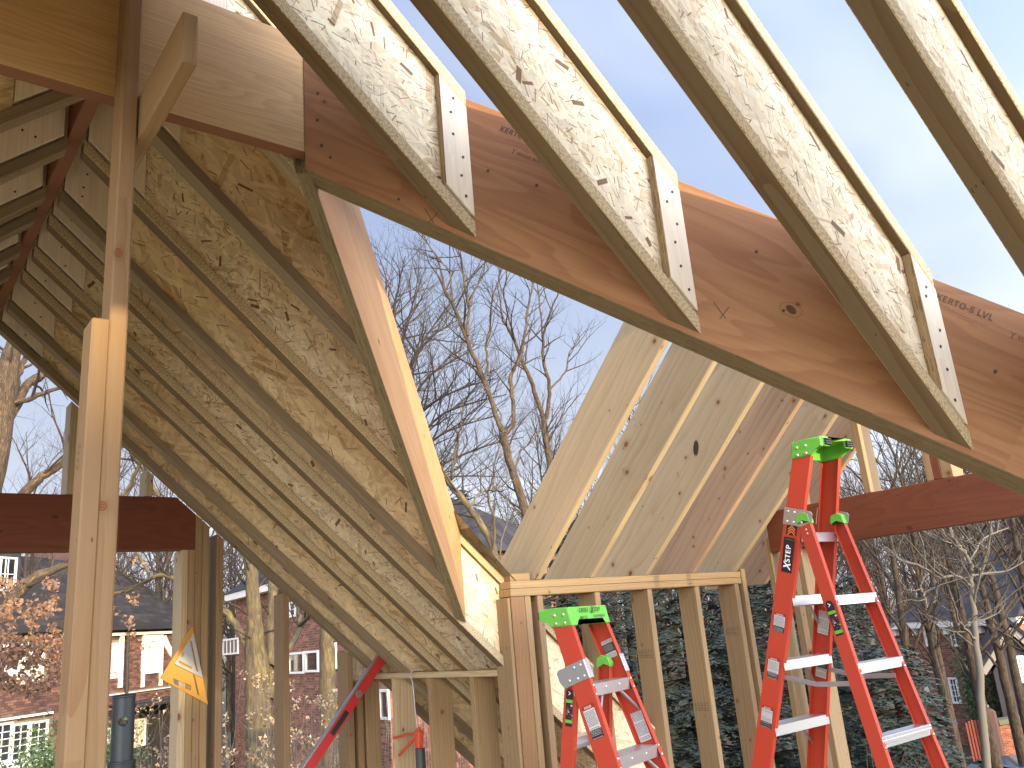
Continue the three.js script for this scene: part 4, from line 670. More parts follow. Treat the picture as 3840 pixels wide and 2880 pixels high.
  { // curved brace of the half-timbering
    const pts = [[610, 2390], [622, 2420], [640, 2450], [660, 2476]].map(([x, y]) => H(x, y)), g = []; for (let k = 0; k < 3; k++) g.push(bar(F.P(pts[k][0], pts[k][1], 0.04), F.P(pts[k + 1][0], pts[k + 1][1], 0.04), F.N, 0.1, 0.24, { ch: 0.004 })); part('curved_brace', mergeGeometries(g), M.paintWhite, o); }
  { const [a0, , ,] = rect(460, 2400, 470, 2600), q = H(462, 2360), r = H(456, 2606); part('downpipe', bar(F.P(q[0], q[1], 0.22), F.P(r[0], r[1], 0.22), F.N, 0.1, 0.1, { ch: 0.02 }), darkWood, o); }
  { const q = rect(398, 2645, 646, 2612); openings.push([q[0], q[1] + 1, yB, q[3]]); part('porch_roof', F.slab(q[0], q[1] + 1, q[2], q[3], -0.02, 1.3), slate, o); part('porch_gutter', F.slab(q[0], q[1] + 1, q[2] - 0.14, q[2] - 0.01, 1.2, 1.36, 0.03), darkWood, o); part('porch_wall', F.slab(q[0], q[1] + 1, yB, q[2] - 0.15, -0.02, 0.01), darkWood, o);
    const w = rect(498, 2700, 540, 2795); windowPart(F, o, w[0], w[1], w[2], w[3], 0.02, { cols: 2, rows: 2, curtains: true }); const w2 = rect(396, 2730, 416, 2790); windowPart(F, o, w2[0], w2[1], w2[2], w2[3], 0.02, { cols: 1, rows: 2, curtains: true }); }
  { const q = rect(188, 2456, 236, 2330); part('side_gable', F.slab(q[0], q[1], q[2], q[3], -0.02, 0.7, 0.02), darkWood, o); openings.push(q); }
  { const q = rect(-40, 2300, 130, 2200); part('dormer', F.slab(q[0], q[1], yE + 1.0, yE + 2.9, -3.4, -0.6, 0.03), slate, o); windowPart(F, o, q[0] + 0.6, q[0] + 1.5, yE + 1.4, yE + 2.5, -0.61, { cols: 2, rows: 2 }); windowPart(F, o, q[1] - 0.9, q[1] - 0.2, yE + 1.4, yE + 2.5, -0.61, { cols: 2, rows: 2 }); }
  // the brick skin, each brick in its joint; the ones that show largest are parts of their own
  const bw = 0.215, bh = 0.068, jt = 0.012, R = rng(77), shared = new THREE.BoxGeometry(bw, bh, 0.05), small = brickTones.map(() => []); let count = 0;
  const yaw = Math.atan2(-F.E.z, F.E.x), aMin = ax(-60, 2600), aMax = ax(672, 2500), yMin = ay(100, 2890), m4 = new THREE.Matrix4();
  for (let r = 0, y = yMin; y < yE; r++, y += bh + jt) for (let a = aMin + (r % 2) * (bw + jt) / 2; a < aMax; a += bw + jt) {
    if (openings.some((q) => a + bw / 2 > q[0] - 0.02 && a - bw / 2 < q[1] + 0.02 && y + bh > q[2] && y < q[3])) continue;
    const c = F.P(a, y + bh / 2, -0.012 + R() * 0.006), t = R() < 0.24 ? 3 : R() * 5 | 0, s = new THREE.Vector3(c.x, c.y, c.z).applyQuaternion(camera.quaternion.clone().invert()), px = 1920 + FOC * s.x / -s.z;
    const seen = (px > 0 && px < 228 && c.y < ay(110, 2580)) || (px > 462 && px < 526) || (px > 540 && px < 596 && c.y < ay(560, 2530));
    if (seen && count < 300) { const b = part('brick', shared, brickTones[t], o); b.position.copy(c); b.rotation.y = yaw; count++; }
    else { const g = shared.clone(); g.deleteAttribute('uv'); m4.makeRotationY(yaw).setPosition(c); g.applyMatrix4(m4); small[t].push(g); }
  }
  small.forEach((l, t) => { if (l.length) { const m = part('brickwork', mergeGeometries(l), brickTones[t], o); m.userData.kind = 'stuff'; } });
  settle(o);
}
function plainHouse(name, label, O, e, w, d, yE, rh, wall, wins, extra) {
  const F = facade(O, e), o = thing(name, label, 'house'); part('wall', F.slab(-w / 2, w / 2, GROUND, yE, -d, 0, 0.02), wall, o);
  const hip = Math.min(w * 0.3, d / 2);
  part('roof', prism([F.P(-w / 2 - 0.4, yE, 0.4), F.P(w / 2 + 0.4, yE, 0.4), F.P(w / 2 + 0.4 - hip, yE + rh, -d / 2 + 0.1), F.P(-w / 2 - 0.4 + hip, yE + rh, -d / 2 + 0.1)], [F.P(-w / 2 - 0.4, yE, -d - 0.4), F.P(w / 2 + 0.4, yE, -d - 0.4), F.P(w / 2 + 0.4 - hip, yE + rh, -d / 2 - 0.1), F.P(-w / 2 - 0.4 + hip, yE + rh, -d / 2 - 0.1)], { grain: F.E.toArray(), ch: 0.01 }), slate, o);
  part('eave_board', F.slab(-w / 2 - 0.3, w / 2 + 0.3, yE - 0.25, yE - 0.005, 0.002, 0.35), M.paintWhite, o);
  for (const [x0, y0, x1, y1, opt] of wins) { const p = F.hit(x0, y0), q = F.hit(x1, y1); windowPart(F, o, p[0], q[0], q[1], p[1], 0.0, opt); }
  if (extra) extra(F, o); settle(o); return o;
}
plainHouse('dark_house', 'dark shaded house with white casement window behind the tree trunks', atDist(1115, 2450, 30), [-0.05, 0, 1], 13, 6, 2.3, 2.4, brickFar, [[1086, 2448, 1144, 2526, { cols: 1, rows: 1 }], [1148, 2442, 1198, 2520, { cols: 1, rows: 1 }], [838, 2398, 896, 2452, { cols: 4, rows: 1 }], [1426, 2584, 1465, 2700, { cols: 1, rows: 1 }], [1256, 2410, 1266, 2508, { cols: 1, rows: 3 }], [1090, 2258, 1112, 2312, { cols: 1, rows: 2 }]]);
plainHouse('hip_roof_house', 'shaded brick house with a hip roof among the trees right', atDist(3560, 2330, 36), [-0.3, 0, 0.954], 5.6, 8, -0.95, 2.3, brickFar, [[3556, 2336, 3606, 2424, { cols: 2, rows: 4 }], [3462, 2352, 3490, 2424, { cols: 2, rows: 4 }], [3556, 2540, 3610, 2640, { cols: 2, rows: 4 }], [3462, 2550, 3496, 2640, { cols: 2, rows: 4 }]], (F, o) => { for (let a = -2.7; a < 2.6; a += 0.5) part('dentil', F.slab(a, a + 0.16, -1.45, -1.22, 0.01, 0.2, 0), M.paintWhite, o); part('chimney', F.slab(0.6, 1.5, -0.9, 2.6, -4, -3, 0.03), brickTones[3], o); });
{ // dark gabled house at the right edge
  const O = atDist(3800, 2480, 26), F = facade(O, [0.42, 0, 0.907]), o = thing('gabled_house', 'dark gabled house with a white sash window at the right edge', 'house'), hit = F.hit, ap = hit(3790, 2355), lo = hit(3682, 2520), a1 = 2 * ap[0] - lo[0];
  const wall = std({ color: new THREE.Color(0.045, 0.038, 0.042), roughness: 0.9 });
  const pts = (d) => [F.P(lo[0] + 0.25, GROUND, d), F.P(a1 - 0.25, GROUND, d), F.P(a1 - 0.25, lo[1], d), F.P(ap[0], ap[1] - 0.2, d), F.P(lo[0] + 0.25, lo[1], d)];
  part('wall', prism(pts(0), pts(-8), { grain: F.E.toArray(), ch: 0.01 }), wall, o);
  for (const s of [lo[0], a1]) { part('rake_board', bar(F.P(s, lo[1], 0.12), F.P(ap[0], ap[1], 0.12), F.N, 0.08, 0.22, { ch: 0.004 }), std({ color: new THREE.Color(0.30, 0.27, 0.22), roughness: 0.8 }), o); part('roof', prism([F.P(s, lo[1] + 0.05, 0.2), F.P(ap[0], ap[1] + 0.1, 0.2), F.P(ap[0], ap[1] + 0.24, 0.2), F.P(s, lo[1] + 0.2, 0.2)], [F.P(s, lo[1] + 0.05, -8.3), F.P(ap[0], ap[1] + 0.1, -8.3), F.P(ap[0], ap[1] + 0.24, -8.3), F.P(s, lo[1] + 0.2, -8.3)], { grain: F.N.toArray(), ch: 0.01 }), slate, o); }
  const p = hit(3792, 2460), q = hit(3862, 2560); windowPart(F, o, p[0], q[0], q[1], p[1], 0.0, { cols: 4, rows: 6, fr: 0.1 }); settle(o);
}
{ // garden wall and pier, bottom right, and the car behind the wall
  const O = atDist(3790, 2760, 25), F = facade(O, [0.62, 0, 0.785]), o = thing('garden_wall', 'sunlit orange brick garden wall with a broken stone pier', 'wall'), t = F.hit(3745, 2722), h = F.hit(3735, 2650), r = F.hit(3680, 2660);
  part('wall', prism([F.P(t[0], GROUND, 0), F.P(t[0] + 5, GROUND, 0), F.P(t[0] + 5, t[1] + 0.5, 0), F.P(t[0], t[1], 0)], [F.P(t[0], GROUND, -0.4), F.P(t[0] + 5, GROUND, -0.4), F.P(t[0] + 5, t[1] + 0.5, -0.4), F.P(t[0], t[1], -0.4)], { grain: F.E.toArray(), ch: 0.01 }), std({ map: (() => { const t = brickFar.map.clone(); t.repeat.set(0.8, 0.85); return t; })(), color: new THREE.Color(1.3, 1.05, 0.9), roughness: 0.95 }), o);
  part('coping', prism([F.P(t[0], t[1] + 0.005, 0.06), F.P(t[0] + 5, t[1] + 0.505, 0.06), F.P(t[0] + 5, t[1] + 0.62, 0.02), F.P(t[0], t[1] + 0.12, 0.02)], [F.P(t[0], t[1] + 0.005, -0.46), F.P(t[0] + 5, t[1] + 0.505, -0.46), F.P(t[0] + 5, t[1] + 0.62, -0.42), F.P(t[0], t[1] + 0.12, -0.42)], { grain: F.E.toArray(), ch: 0.02 }), std({ color: new THREE.Color(0.13, 0.12, 0.07), roughness: 1 }), o);
  part('pier', F.slab(r[0], t[0] - 0.01, GROUND, r[1], -0.5, 0.12, 0.06), brickTones[3], o); part('pier_cap', F.slab(r[0] + 0.02, t[0] - 0.12, r[1] + 0.002, r[1] + 0.12, -0.42, 0.04, 0.05), std({ color: new THREE.Color(0.16, 0.13, 0.10), roughness: 1 }), o);
  settle(o);
  const g = thing('red_gate', 'dark red boarded gate beside the garden wall pier', 'gate'), a = F.hit(3636, 2780)[0], gt = F.hit(3660, 2712)[1], red = std({ color: new THREE.Color(0.20, 0.035, 0.02), roughness: 0.7 });
  for (let k = 0; k < 6; k++) { const w = (r[0] - a) / 6; part('board', F.slab(a + k * w + 0.01, a + (k + 1) * w - 0.01, GROUND + 0.05, gt + 0.06 * Math.sin(k / 5 * 3.1), -0.16, -0.12, 0.005), red, g); }
  for (const y of [GROUND + 0.4, gt - 0.3]) part('rail', F.slab(a, r[0] - 0.01, y, y + 0.12, -0.2, -0.161, 0.005), red, g); settle(g);
}
{ // parked car, only its roof and glass rise into the frame
  const c = atDist(3800, 2868, 19.2), top = atDist(3760, 2856, 19.2).y, o = thing('parked_car', 'dark blue parked car, only its roof showing at the corner', 'car'), body = new THREE.MeshPhysicalMaterial({ color: new THREE.Color(0.03, 0.045, 0.10), roughness: 0.3, metalness: 0.4, clearcoat: 1, clearcoatRoughness: 0.05 });
  const e = new THREE.Vector3(0.83, 0, 0.56).normalize(), s = new THREE.Vector3(-e.z, 0, e.x), base = top - 1.45, P = (a, y, w) => new THREE.Vector3(c.x, base + y, c.z).addScaledVector(e, a).addScaledVector(s, w);
  const prof = [[-2.15, 0.35], [-2.2, 0.75], [-2.05, 0.95], [-1.0, 1.02], [1.75, 1.0], [2.15, 0.9], [2.2, 0.4], [1.9, 0.3], [-1.9, 0.3]], cab = [[-1.05, 1.03], [-0.35, 1.42], [0.4, 1.45], [1.1, 1.36], [1.7, 1.02]];
  part('body', prism(prof.map(([a, y]) => P(a, y, -0.88)), prof.map(([a, y]) => P(a, y, 0.88)), { grain: e.toArray(), ch: 0.07 }), body, o);
  part('cabin', prism(cab.map(([a, y]) => P(a, y, -0.74)), cab.map(([a, y]) => P(a, y, 0.74)), { grain: e.toArray(), ch: 0.09 }), M.glass, o);
  part('roof', prism([P(-0.36, 1.43, -0.66), P(1.1, 1.38, -0.66), P(1.0, 1.44, -0.55), P(0.4, 1.475, -0.5), P(-0.25, 1.45, -0.55)], [P(-0.36, 1.43, 0.66), P(1.1, 1.38, 0.66), P(1.0, 1.44, 0.55), P(0.4, 1.475, 0.5), P(-0.25, 1.45, 0.55)], { grain: e.toArray(), ch: 0.02 }), body, o);
  for (const a of [-1.35, 1.35]) for (const w of [-0.8, 0.8]) { const wg = new THREE.CylinderGeometry(0.32, 0.32, 0.22, 28); wg.rotateX(Math.PI / 2); const m = part('wheel', wg, M.rubber, o); m.position.copy(P(a, 0.32, w)); m.rotation.y = Math.atan2(-e.z, e.x); }
  settle(o);
}
{ // the row of houses behind the camera whose roofs cut off the low sun
  plainHouse('street_house', 'tall brick house across the street, its roof shading the deck', new THREE.Vector3(-0.8, 0, 27), [1, 0, 0], 14, 9, 3.6, 4.75, brickFar, []);
}

// ---------------------------------------------------------------- trees
class Tubes { constructor() { this.p = []; this.n = []; this.t = []; this.i = []; }
  add(pts, rad, sides) { const b = this.p.length / 3, m = pts.length; let side = null, len = 0;
    for (let k = 0; k < m; k++) {
      const d = pts[Math.min(m - 1, k + 1)].clone().sub(pts[Math.max(0, k - 1)]).normalize();
      if (!side) side = Math.abs(d.y) < 0.9 ? new THREE.Vector3(0, 1, 0) : new THREE.Vector3(1, 0, 0);
      side.addScaledVector(d, -side.dot(d)); if (side.lengthSq() < 1e-8) side.set(d.z, 0.1, -d.x); side.normalize(); const o = new THREE.Vector3().crossVectors(d, side); if (k) len += pts[k].distanceTo(pts[k - 1]);
      for (let s = 0; s <= sides; s++) { const a = s / sides * 2 * Math.PI, c = Math.cos(a), q = Math.sin(a), nx = side.x * c + o.x * q, ny = side.y * c + o.y * q, nz = side.z * c + o.z * q; this.p.push(pts[k].x + nx * rad[k], pts[k].y + ny * rad[k], pts[k].z + nz * rad[k]); this.n.push(nx, ny, nz); this.t.push(s / sides * Math.max(0.12, rad[0] * 6), len); }
    }
    for (let k = 0; k < m - 1; k++) for (let s = 0; s < sides; s++) { const a = b + k * (sides + 1) + s, c = a + sides + 1; this.i.push(a, a + 1, c, c, a + 1, c + 1); } }
  geo() { const g = new THREE.BufferGeometry(); g.setAttribute('position', new THREE.Float32BufferAttribute(this.p, 3)); g.setAttribute('normal', new THREE.Float32BufferAttribute(this.n, 3)); g.setAttribute('uv', new THREE.Float32BufferAttribute(this.t, 2)); g.setIndex(this.i); return g; } }
const barkTex = tex(paint(256, 1024, (i, j) => { const u = i / 256, v = j / 1024, n = noise(i / 9, j / 46) * 0.6 + noise(i / 3.5, j / 15) * 0.4, f = n > 0.56 ? 1 : 0.66, l = fbm(u * 5, v * 12, 3); const t = f * (0.75 + 0.5 * l); return [148 * t, 128 * t, 104 * t]; }), 0.3, 1.2);
const barkMoss = tex(paint(256, 1024, (i, j) => { const u = i / 256, v = j / 1024, n = noise(i / 16, j / 60) * 0.6 + noise(i / 5, j / 12) * 0.4, l = step01(0.42, 0.62, fbm(u * 4 + 3, v * 14, 4)); const t = 0.7 + 0.6 * n; return [mix(132, 146, l) * t, mix(118, 134, l) * t, mix(94, 92, l) * t]; }), 0.5, 2);
const bark = { dark: std({ map: barkTex, color: new THREE.Color(0.27, 0.235, 0.20), roughness: 0.95, bumpMap: barkTex, bumpScale: 0.01 }), grey: std({ map: barkTex, color: new THREE.Color(0.42, 0.36, 0.29), roughness: 0.95, bumpMap: barkTex, bumpScale: 0.012 }), moss: std({ map: barkMoss, color: new THREE.Color(0.40, 0.36, 0.31), roughness: 0.95, bumpMap: barkMoss, bumpScale: 0.012 }), twig: std({ color: new THREE.Color(0.05, 0.038, 0.03), roughness: 0.9 }), pale: std({ color: new THREE.Color(0.13, 0.11, 0.085), roughness: 0.9 }) };
// grow fine branches from a limb: `levels` more generations
function sprout(T, R, pts, rad, o, level) {
  const L = pts.reduce((s, p, k) => (k ? s + p.distanceTo(pts[k - 1]) : 0), 0), n = Math.max(1, Math.round(L * o.density[level])), last = pts.length - 1;
  for (let i = 0; i < n; i++) {
    const f = mix(o.from ?? 0.15, 1, (i + R()) / n), x = f * last, k = Math.min(last - 1, x | 0), b = pts[k].clone().lerp(pts[k + 1], x - k), dir = pts[k + 1].clone().sub(pts[k]).normalize(), r0 = mix(rad[k], rad[k + 1], x - k);
    const a = R() * 6.283, side = new THREE.Vector3(Math.cos(a), 0.25 + R() * 0.5, Math.sin(a)); side.addScaledVector(dir, -side.dot(dir)).normalize();
    const ang = o.angle[level] * (0.7 + 0.6 * R()), d = dir.clone().multiplyScalar(Math.cos(ang)).addScaledVector(side, Math.sin(ang)), len = o.length[level] * (0.45 + 0.8 * R()) * (1.1 - 0.45 * f), seg = level >= o.length.length - 1 ? 3 : 4, q = [b.clone()], rr = [Math.min(r0 * 0.75, o.radius[level])];
    for (let s = 1; s <= seg; s++) { d.x += (R() - 0.5) * o.wander; d.z += (R() - 0.5) * o.wander; d.y += (R() - 0.5) * o.wander + o.lift; d.normalize(); q.push(q[s - 1].clone().addScaledVector(d, len / seg)); rr.push(rr[0] * (1 - 0.82 * s / seg)); }
    T[Math.min(level + 1, 2)].add(q, rr, level === 0 ? 4 : 3);
    if (level + 1 < o.length.length) sprout(T, R, q, rr, o, level + 1);
  }
}
// limbs: [[px, py, radiusPx, depthShift] ...] polylines in the photograph at D metres, trunk first
function bareTree(name, label, D, limbs, o, seed, mats = [bark.grey, bark.dark, bark.twig], group, after) {
  const R = rng(seed), T = [new Tubes(), new Tubes(), new Tubes()], tree = thing(name, label, 'tree', group), all = [];
  limbs.forEach((l, li) => {
    const sh = (R() - 0.5) * (li ? o.depth ?? 2.5 : 0), key = l.map(([px, py, r], k) => { const t = k / Math.max(1, l.length - 1), q = atDist(px, py, D + (li ? sh * t : 0)); return [q, r / FOC * D]; });
    const c = new THREE.CatmullRomCurve3(key.map((q) => q[0]), false, 'centripetal'), n = Math.max(6, key.length * 4), pts = [], rad = [];
    for (let k = 0; k <= n; k++) { const f = k / n, x = f * (key.length - 1), i = Math.min(key.length - 2, x | 0); pts.push(c.getPoint(f).add(new THREE.Vector3((R() - 0.5) * 0.03, 0, (R() - 0.5) * 0.03))); rad.push(mix(key[i][1], key[i + 1][1], x - i)); }
    if (li === 0 && !o.float) { const b = pts[0].clone(); pts.unshift(new THREE.Vector3(b.x, GROUND - 0.05, b.z)); rad.unshift(rad[0] * 1.25); }
    T[0].add(pts, rad, li === 0 ? 12 : 8); all.push([pts, rad]); sprout(T, R, li === 0 ? pts.slice(2) : pts, li === 0 ? rad.slice(2) : rad, o, 0);
  });
  part('trunk', T[0].geo(), mats[0], tree); for (const k of [1, 2]) if (T[k].i.length) part(['', 'branches', 'twigs'][k], T[k].geo(), mats[k], tree).userData.kind = 'stuff';
  if (after) after(tree, all, R, D);
  return settle(tree);
}
const fine = { density: [3.2, 3.8, 4.2], length: [1.5, 0.75, 0.36], radius: [0.022, 0.009, 0.0045], angle: [0.7, 0.75, 0.8], wander: 0.5, lift: 0.06, from: 0.2 };
bareTree('forked_tree', 'bare forked tree with rough sunlit bark between the valley and the boards', 17, [
  [[2075, 2420, 19], [2010, 2080, 18], [1967, 1900, 17], [1917, 1752, 15], [1889, 1625, 14]],
  [[1889, 1625, 11], [1859, 1553, 10], [1830, 1463, 9.5], [1794, 1375, 9], [1748, 1267, 8], [1723, 1198, 7], [1694, 1136, 6], [1668, 1082, 4.5], [1639, 970, 3.5], [1581, 887, 2.5], [1540, 850, 1.4]],
  [[1697, 1128, 4], [1686, 1031, 3.5], [1665, 992, 3], [1625, 945, 2.4], [1560, 840, 1.2]],
  [[1750, 1260, 6], [1757, 1162, 5.5], [1744, 1082, 4.5], [1735, 1010, 4], [1721, 945, 3.2], [1700, 850, 2]],
  [[1759, 1147, 3.2], [1784, 1082, 3], [1809, 1035, 2.6], [1817, 988, 2.2], [1830, 900, 1.4]],
  [[1898, 1625, 9], [1924, 1589, 8.5], [1920, 1481, 8], [1917, 1408, 7.5], [1949, 1347, 6.5], [1969, 1252, 5.5], [1979, 1154, 4.5], [2001, 1068, 3.4], [2020, 960, 2]],
  [[1830, 1408, 5], [1826, 1322, 4.6], [1820, 1300, 4.2], [1835, 1241, 4], [1842, 1162, 3.6], [1853, 1100, 3], [1874, 1035, 2.4], [1880, 940, 1.4]],
  [[1932, 1760, 4], [1955, 1690, 3.6], [1990, 1660, 3], [2020, 1620, 2]], [[1900, 1700, 4], [1872, 1640, 3], [1880, 1560, 2.2], [1840, 1500, 1.4]],
], fine, 101);
bareTree('slender_tree', 'bare slender tree forking high beside the first board rafter', 19, [
  [[2150, 2420, 15], [2100, 2000, 14], [2061, 1741, 12.5], [2047, 1644, 12], [2040, 1575, 11]],
  [[2040, 1575, 9], [2000, 1452, 8], [1956, 1347, 7], [1921, 1256, 5.5], [1885, 1198, 4], [1880, 1150, 2.6], [1860, 1050, 1.4]],
  [[1930, 1270, 4], [1905, 1180, 3.6], [1889, 1100, 3], [1900, 1040, 2.4], [1915, 940, 1.4]],
  [[2047, 1571, 8], [2061, 1463, 7], [2036, 1333, 6], [2037, 1267, 5], [2055, 1198, 4], [2091, 1104, 2.8], [2120, 1020, 1.6]],
  [[2034, 1267, 4], [2023, 1126, 3.2], [2016, 1071, 2.6], [2010, 960, 1.5]], [[2065, 1459, 4], [2119, 1394, 3.6], [2137, 1322, 3], [2165, 1280, 2], [2200, 1230, 1.2]],
  [[2050, 1660, 3], [2110, 1560, 2.4], [2170, 1480, 1.6]], [[2068, 1760, 4], [2180, 1640, 3], [2300, 1560, 2.4], [2420, 1500, 1.4]],
], { ...fine, density: [2.8, 3.0, 3.2] }, 102);
bareTree('spreading_tree', 'broad bare tree with dense level twigs beside the valley beam', 23, [
  [[1330, 2380, 24], [1370, 2050, 22], [1400, 1850, 20], [1410, 1650, 15], [1430, 1450, 10], [1440, 1250, 6], [1450, 1050, 3]],
  ...[[1400, 1850, 1700, 1720, 1960, 1640], [1405, 1780, 1650, 1560, 1900, 1480], [1410, 1680, 1600, 1420, 1800, 1300], [1415, 1600, 1560, 1330, 1700, 1120], [1425, 1480, 1530, 1200, 1600, 1000], [1400, 1900, 1620, 1800, 1900, 1790], [1395, 1950, 1600, 1900, 1820, 1900], [1430, 1350, 1480, 1150, 1520, 960], [1412, 1640, 1640, 1500, 1860, 1420], [1400, 1830, 1640, 1640, 1860, 1560], [1420, 1540, 1600, 1280, 1760, 1180], [1390, 2000, 1560, 1960, 1760, 1990]].map(([a, b, c, d, e, f]) => [[a, b, 7], [(a + c) / 2 + 8, (b + d) / 2 + 12, 6], [c, d, 4.5], [(c + e) / 2, (d + f) / 2 - 10, 3], [e, f, 1.4]]),
], { density: [3.4, 3.8, 3.8], length: [2.2, 1.2, 0.6], radius: [0.028, 0.012, 0.0065], angle: [0.75, 0.75, 0.7], wander: 0.45, lift: 0.05, from: 0.15, depth: 5 }, 103, [bark.dark, bark.dark, bark.twig]);
bareTree('leaning_tree', 'mossy leaning trunk with upright shoots beside the valley foot', 14, [
  [[1905, 2330, 15], [1862, 2110, 14], [1830, 2010, 13.5], [1757, 1900, 12], [1703, 1835, 11], [1653, 1763, 10], [1600, 1690, 8], [1540, 1560, 5]],
  [[1690, 1800, 5], [1700, 1740, 4.5], [1712, 1660, 4], [1728, 1600, 3], [1735, 1500, 1.8]], [[1850, 2080, 5], [1852, 1960, 4.4], [1830, 1860, 4], [1850, 1780, 3], [1872, 1660, 1.6]],
  [[1760, 1905, 4], [1800, 1850, 3.4], [1860, 1830, 2.6], [1930, 1800, 1.6]], [[1890, 2200, 4], [1880, 2040, 3.4], [1905, 1940, 2.6], [1895, 1840, 1.5]],
], { ...fine, density: [2.6, 3, 3], length: [1.1, 0.6, 0.32] }, 104, [bark.moss, bark.dark, bark.twig]);
// big limbs of the old oak that reach in from the left, dead leaves still on it
const leafMat = [[0.24, 0.11, 0.045], [0.15, 0.065, 0.03], [0.31, 0.16, 0.075]].map((c) => new THREE.MeshPhysicalMaterial({ color: new THREE.Color(...c), roughness: 0.9, transmission: 0.3, thickness: 0, side: THREE.DoubleSide }));
function leaves(parent, R, boxes, D, mats, name, size, perPx) {
  const G = mats.map(() => ({ p: [], i: [] }));
  for (const [x0, y0, x1, y1, dens] of boxes) { const n = Math.round((x1 - x0) * (y1 - y0) * perPx * dens), cl = []; for (let k = 0; k < Math.max(3, n / 22); k++) cl.push([mix(x0, x1, R()), mix(y0, y1, R())]);
    for (let k = 0; k < n; k++) { const c = cl[R() * cl.length | 0], q = atDist(c[0] + (R() + R() - 1) * 26, c[1] + (R() + R() - 1) * 26, D + (R() - 0.5) * 2.2), g = G[R() * mats.length | 0], b = g.p.length / 3, s = size * (0.6 + 0.8 * R()), a = new THREE.Vector3(R() - 0.5, R() - 0.7, R() - 0.5).normalize(), w = new THREE.Vector3(R() - 0.5, R() - 0.5, R() - 0.5).cross(a).normalize(), nn = new THREE.Vector3().crossVectors(a, w);
      const V3 = (u, v, h) => g.p.push(q.x + a.x * u * s + w.x * v * s + nn.x * h * s, q.y + a.y * u * s + w.y * v * s + nn.y * h * s, q.z + a.z * u * s + w.z * v * s + nn.z * h * s);
      V3(0, 0, 0); V3(0.35, 0.3, 0.1); V3(1, 0.05, 0); V3(0.4, -0.3, 0.12); V3(0.7, 0.34, 0.16); g.i.push(b, b + 1, b + 2, b, b + 2, b + 3, b + 1, b + 4, b + 2); } }
  G.forEach((g, k) => { const m = new THREE.BufferGeometry(); m.setAttribute('position', new THREE.Float32BufferAttribute(g.p, 3)); m.setIndex(g.i); m.computeVertexNormals(); const pm = part(name, m, mats[k], parent); pm.userData.kind = 'stuff'; });
}
bareTree('old_oak', 'old oak with heavy limbs and dead brown leaves left of the post', 13, [
  [[-130, 2300, 62], [-70, 1900, 52], [-10, 1600, 44], [27, 1421, 36], [50, 1300, 26], [70, 1150, 18]],
  [[-10, 1610, 22], [59, 1525, 18], [104, 1439, 15], [167, 1403, 12], [240, 1360, 8], [330, 1280, 4]], [[27, 1512, 10], [90, 1503, 9], [149, 1480, 8], [217, 1457, 6], [290, 1440, 3]], [[45, 1480, 14], [70, 1400, 12], [95, 1330, 8], [120, 1240, 4]],
  [[-80, 2000, 22], [90, 1855, 17], [149, 1792, 15], [213, 1751, 13], [300, 1700, 9], [420, 1690, 6], [540, 1640, 3]],
  [[-100, 2360, 26], [0, 2296, 23], [63, 2226, 21], [136, 2163, 18], [196, 2140, 13], [253, 2112, 10], [360, 2040, 6], [470, 1960, 3]],
], { density: [2.4, 3.0, 3.2], length: [1.3, 0.7, 0.34], radius: [0.022, 0.009, 0.0042], angle: [0.8, 0.75, 0.8], wander: 0.55, lift: 0.03, from: 0.25, depth: 2 }, 105, [bark.grey, bark.dark, bark.twig], undefined, (t, all, R, D) => leaves(t, R, [[-20, 2180, 250, 2420, 0.5], [-20, 2380, 230, 2580, 1.3], [0, 2560, 110, 2600, 0.8], [60, 2560, 170, 2600, 0.6]], D - 1.2, leafMat, 'dead_leaves', 0.055, 0.030));
bareTree('sycamore', 'pale mottled sycamore with twin trunks behind the gable studs', 16, [
  [[975, 2900, 46], [968, 2640, 44], [962, 2480, 40], [955, 2340, 26], [948, 2200, 23], [935, 2080, 20], [925, 1980, 17], [915, 1800, 12]],
  [[1000, 2620, 26], [1018, 2450, 24], [1022, 2300, 21], [1020, 2190, 18], [1015, 2050, 14], [1030, 1900, 9]], [[955, 2520, 16], [930, 2440, 15], [895, 2364, 13], [838, 2285, 12], [770, 2240, 10], [652, 2169, 8], [601, 2156, 8], [554, 2175, 7], [494, 2210, 6], [427, 2223, 5], [340, 2230, 3]],
  [[1025, 2500, 13], [1090, 2420, 12], [1125, 2350, 10], [1120, 2290, 9], [1118, 2200, 5]], [[1122, 2345, 8], [1150, 2320, 7], [1180, 2280, 4]],
  [[560, 2150, 6], [520, 2080, 5], [500, 1980, 4], [520, 1860, 3]], [[940, 2100, 9], [860, 1980, 8], [640, 1900, 7], [520, 1740, 6], [470, 1660, 4], [430, 1560, 2]], [[455, 1880, 7], [500, 1790, 7], [540, 1710, 6], [600, 1620, 4]],
], { density: [2.6, 3.2, 3.2], length: [1.4, 0.8, 0.4], radius: [0.022, 0.010, 0.005], angle: [0.8, 0.75, 0.8], wander: 0.6, lift: 0.04, from: 0.3, depth: 3 }, 106, [bark.moss, bark.dark, bark.twig], undefined, (t, all, R, D) => leaves(t, R, [[420, 2230, 560, 2400, 0.16], [480, 2380, 560, 2460, 0.1], [500, 2080, 540, 2140, 0.2]], D - 1.4, leafMat, 'dead_leaves', 0.06, 0.022));
